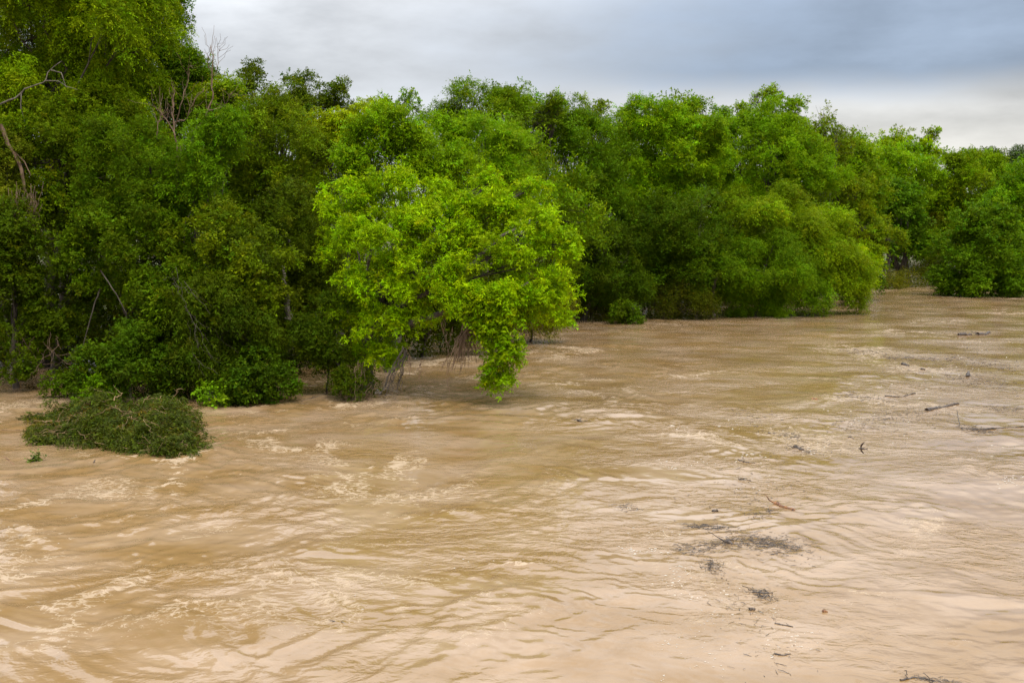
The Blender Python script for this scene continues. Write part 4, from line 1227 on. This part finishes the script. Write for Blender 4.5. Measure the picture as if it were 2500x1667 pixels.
foam_flecks('white foam flecks strewn left of the twiggy branch in the lower right current', [(1660, 1425, 30, 14, 50), (1700, 1448, 22, 9, 30), (1655, 1390, 25, 8, 20), (1780, 1445, 18, 7, 18)], .028)
foam_flecks('white foam flecks around the slanted stick near the bottom right', [(1885, 1495, 14, 7, 20), (1900, 1560, 22, 9, 60), (1950, 1575, 26, 5, 24), (1960, 1540, 20, 6, 8), (1760, 1500, 30, 8, 16), (1890, 1600, 12, 3, 8)], .024)
foam_flecks('white foam flecks scattered along the bottom middle of the river', [(1720, 1520, 40, 12, 18), (1640, 1570, 20, 14, 22), (1740, 1600, 30, 16, 24), (1720, 1630, 30, 12, 10), (1620, 1650, 10, 5, 6)], .022)
foam_flecks('white foam specks in the middle of the river by the two black chunks', [(1975, 1098, 14, 10, 14), (1800, 1035, 20, 6, 14), (1660, 1045, 12, 4, 12), (1820, 1115, 25, 5, 12), (1640, 1140, 16, 10, 16), (1720, 1130, 30, 5, 10)], .03)
foam_flecks('white foam streaks left of the largest debris mat', [(1580, 1345, 30, 4, 26), (1530, 1340, 16, 3, 10), (1620, 1300, 40, 12, 10), (1540, 1240, 8, 2, 6)], .028)
foam_flecks('white specks strung along the upper drift line', [(2080, 1030, 60, 14, 40), (2250, 960, 60, 20, 30), (2350, 890, 40, 20, 24), (1850, 1180, 50, 30, 24)], .026)
foam_flecks('bright foam patch at the right picture edge', [(2470, 1175, 16, 8, 40), (2400, 1100, 30, 8, 8), (2210, 1075, 18, 5, 8)], .03)
foam_flecks('foam flecks on the left current below the brush pile', [(40, 1295, 16, 7, 8), (125, 1325, 14, 8, 8), (190, 1265, 8, 4, 5), (880, 1470, 60, 30, 8), (1130, 1370, 60, 20, 8)], .022)


# ------------------------------------------------------------------ swallows skimming the river
bm_, t = material('swallow_plumage')
tb_ = t.n('ShaderNodeTexCoord')
nb_ = t.n('ShaderNodeTexNoise', i_Scale=14.0, i_Detail=3.0)
t.l(tb_.outputs['Object'], nb_.inputs['Vector'])
pb = t.n('ShaderNodeBsdfPrincipled', i_Roughness=.6)
t.l(t.mix(t.ss(nb_.outputs[0], .4, .6), (.035, .024, .022), (.085, .055, .045)), pb.inputs['Base Color'])
ob = t.n('ShaderNodeOutputMaterial')
t.l(pb.outputs[0], ob.inputs[0])


def swallow(label, px, py, dist, heading, roll, pitch, flap):
    """One continuous body: spindle with head and beak, swept wings of real thickness, forked tail."""
    import bmesh
    bm = bmesh.new()
    prof = [(-.075, .006, .004), (-.055, .012, .009), (-.03, .017, .015), (0, .020, .019), (.025, .019, .019), (.04, .014, .015), (.052, .015, .016), (.066, .010, .011), (.074, .004, .004), (.082, .001, .001)]
    rings = []
    for xx, ry, rz in prof:
        rings.append([bm.verts.new((xx, ry * math.cos(a), rz * math.sin(a))) for a in np.arange(10) * math.pi / 5])
    for a, b in zip(rings[:-1], rings[1:]):
        for q in range(10):
            bm.faces.new((a[q], a[(q + 1) % 10], b[(q + 1) % 10], b[q]))
    bm.faces.new(rings[-1])
    for s in (1, -1):
        wing = [(.010, .034, .030, .0), (.055, .040, .012, .35), (.10, .026, -.012, .75), (.145, -.010, -.034, .95), (.168, -.048, -.052, 1.0)]
        pu, pl = [], []
        for y, fx, bxk, k in wing:
            z = .008 + y * flap
            th_ = .004 * (1 - .8 * k)
            lead, trail = fx, min(bxk, fx - .004) - .012 * (1 - k)
            pu.append([bm.verts.new((lead, s * y, z)), bm.verts.new(((lead + trail) / 2, s * y, z + th_)), bm.verts.new((trail, s * y, z - .001))])
            pl.append(bm.verts.new(((lead + trail) / 2, s * y, z - th_)))
        for q in range(len(wing) - 1):
            u0, u1, l0, l1 = pu[q], pu[q + 1], pl[q], pl[q + 1]
            bm.faces.new((u0[0], u1[0], u1[1], u0[1]))
            bm.faces.new((u0[1], u1[1], u1[2], u0[2]))
            bm.faces.new((u0[0], l0, l1, u1[0]))
            bm.faces.new((l0, u0[2], u1[2], l1))
        tv = [bm.verts.new(c) for c in ((-.06, s * .003, .003), (-.06, s * .010, .001), (-.125, s * .030, 0), (-.100, s * .004, .001), (-.08, s * .012, .006))]
        bm.faces.new((tv[0], tv[1], tv[4])); bm.faces.new((tv[1], tv[2], tv[4])); bm.faces.new((tv[2], tv[3], tv[4])); bm.faces.new((tv[3], tv[0], tv[4])); bm.faces.new((tv[0], tv[3], tv[2], tv[1]))
    bmesh.ops.recalc_face_normals(bm, faces=bm.faces)
    me = bpy.data.meshes.new('swallow')
    bm.to_mesh(me)
    bm.free()
    for pl_ in me.polygons:
        pl_.use_smooth = True
    me.materials.append(bm_)
    o = bpy.data.objects.new('swallow', me)
    COL.objects.link(o)
    o.location = tuple(P(px, py, dist))
    o.rotation_euler = (roll, pitch, heading)
    tag(o, label, 'bird', 'swallows skimming the river')


swallow('small dark swallow with raised wings low over the near water', 826, 1522, 19, math.radians(75), math.radians(-8), math.radians(5), .5)
swallow('brown swallow banking steeply over the water at mid right', 2105, 1095, 22, math.radians(160), math.radians(58), 0, .1)

RELABEL = {
    'bright lime-green tree leaning out over the river, tallest thing in mid frame': 'bright lime-green tree leaning out over the river above the brown hanging vines',
    'bluish dark tree with an ivy-clad trunk over brown brush': 'dark green tree rising behind the dull brownish brush at the waterline',
    'brown dead brush under the bluish dark tree': 'dull brownish brush at the waterline under dark green foliage',
    'dangling leafy bough of a box elder dipping into the river below the lime-green crown': 'dangling leafy lime-green bough dipping its tip to the river',
}
for o_ in COL.objects:
    if o_.get('label') in RELABEL:
        o_['label'] = RELABEL[o_['label']]
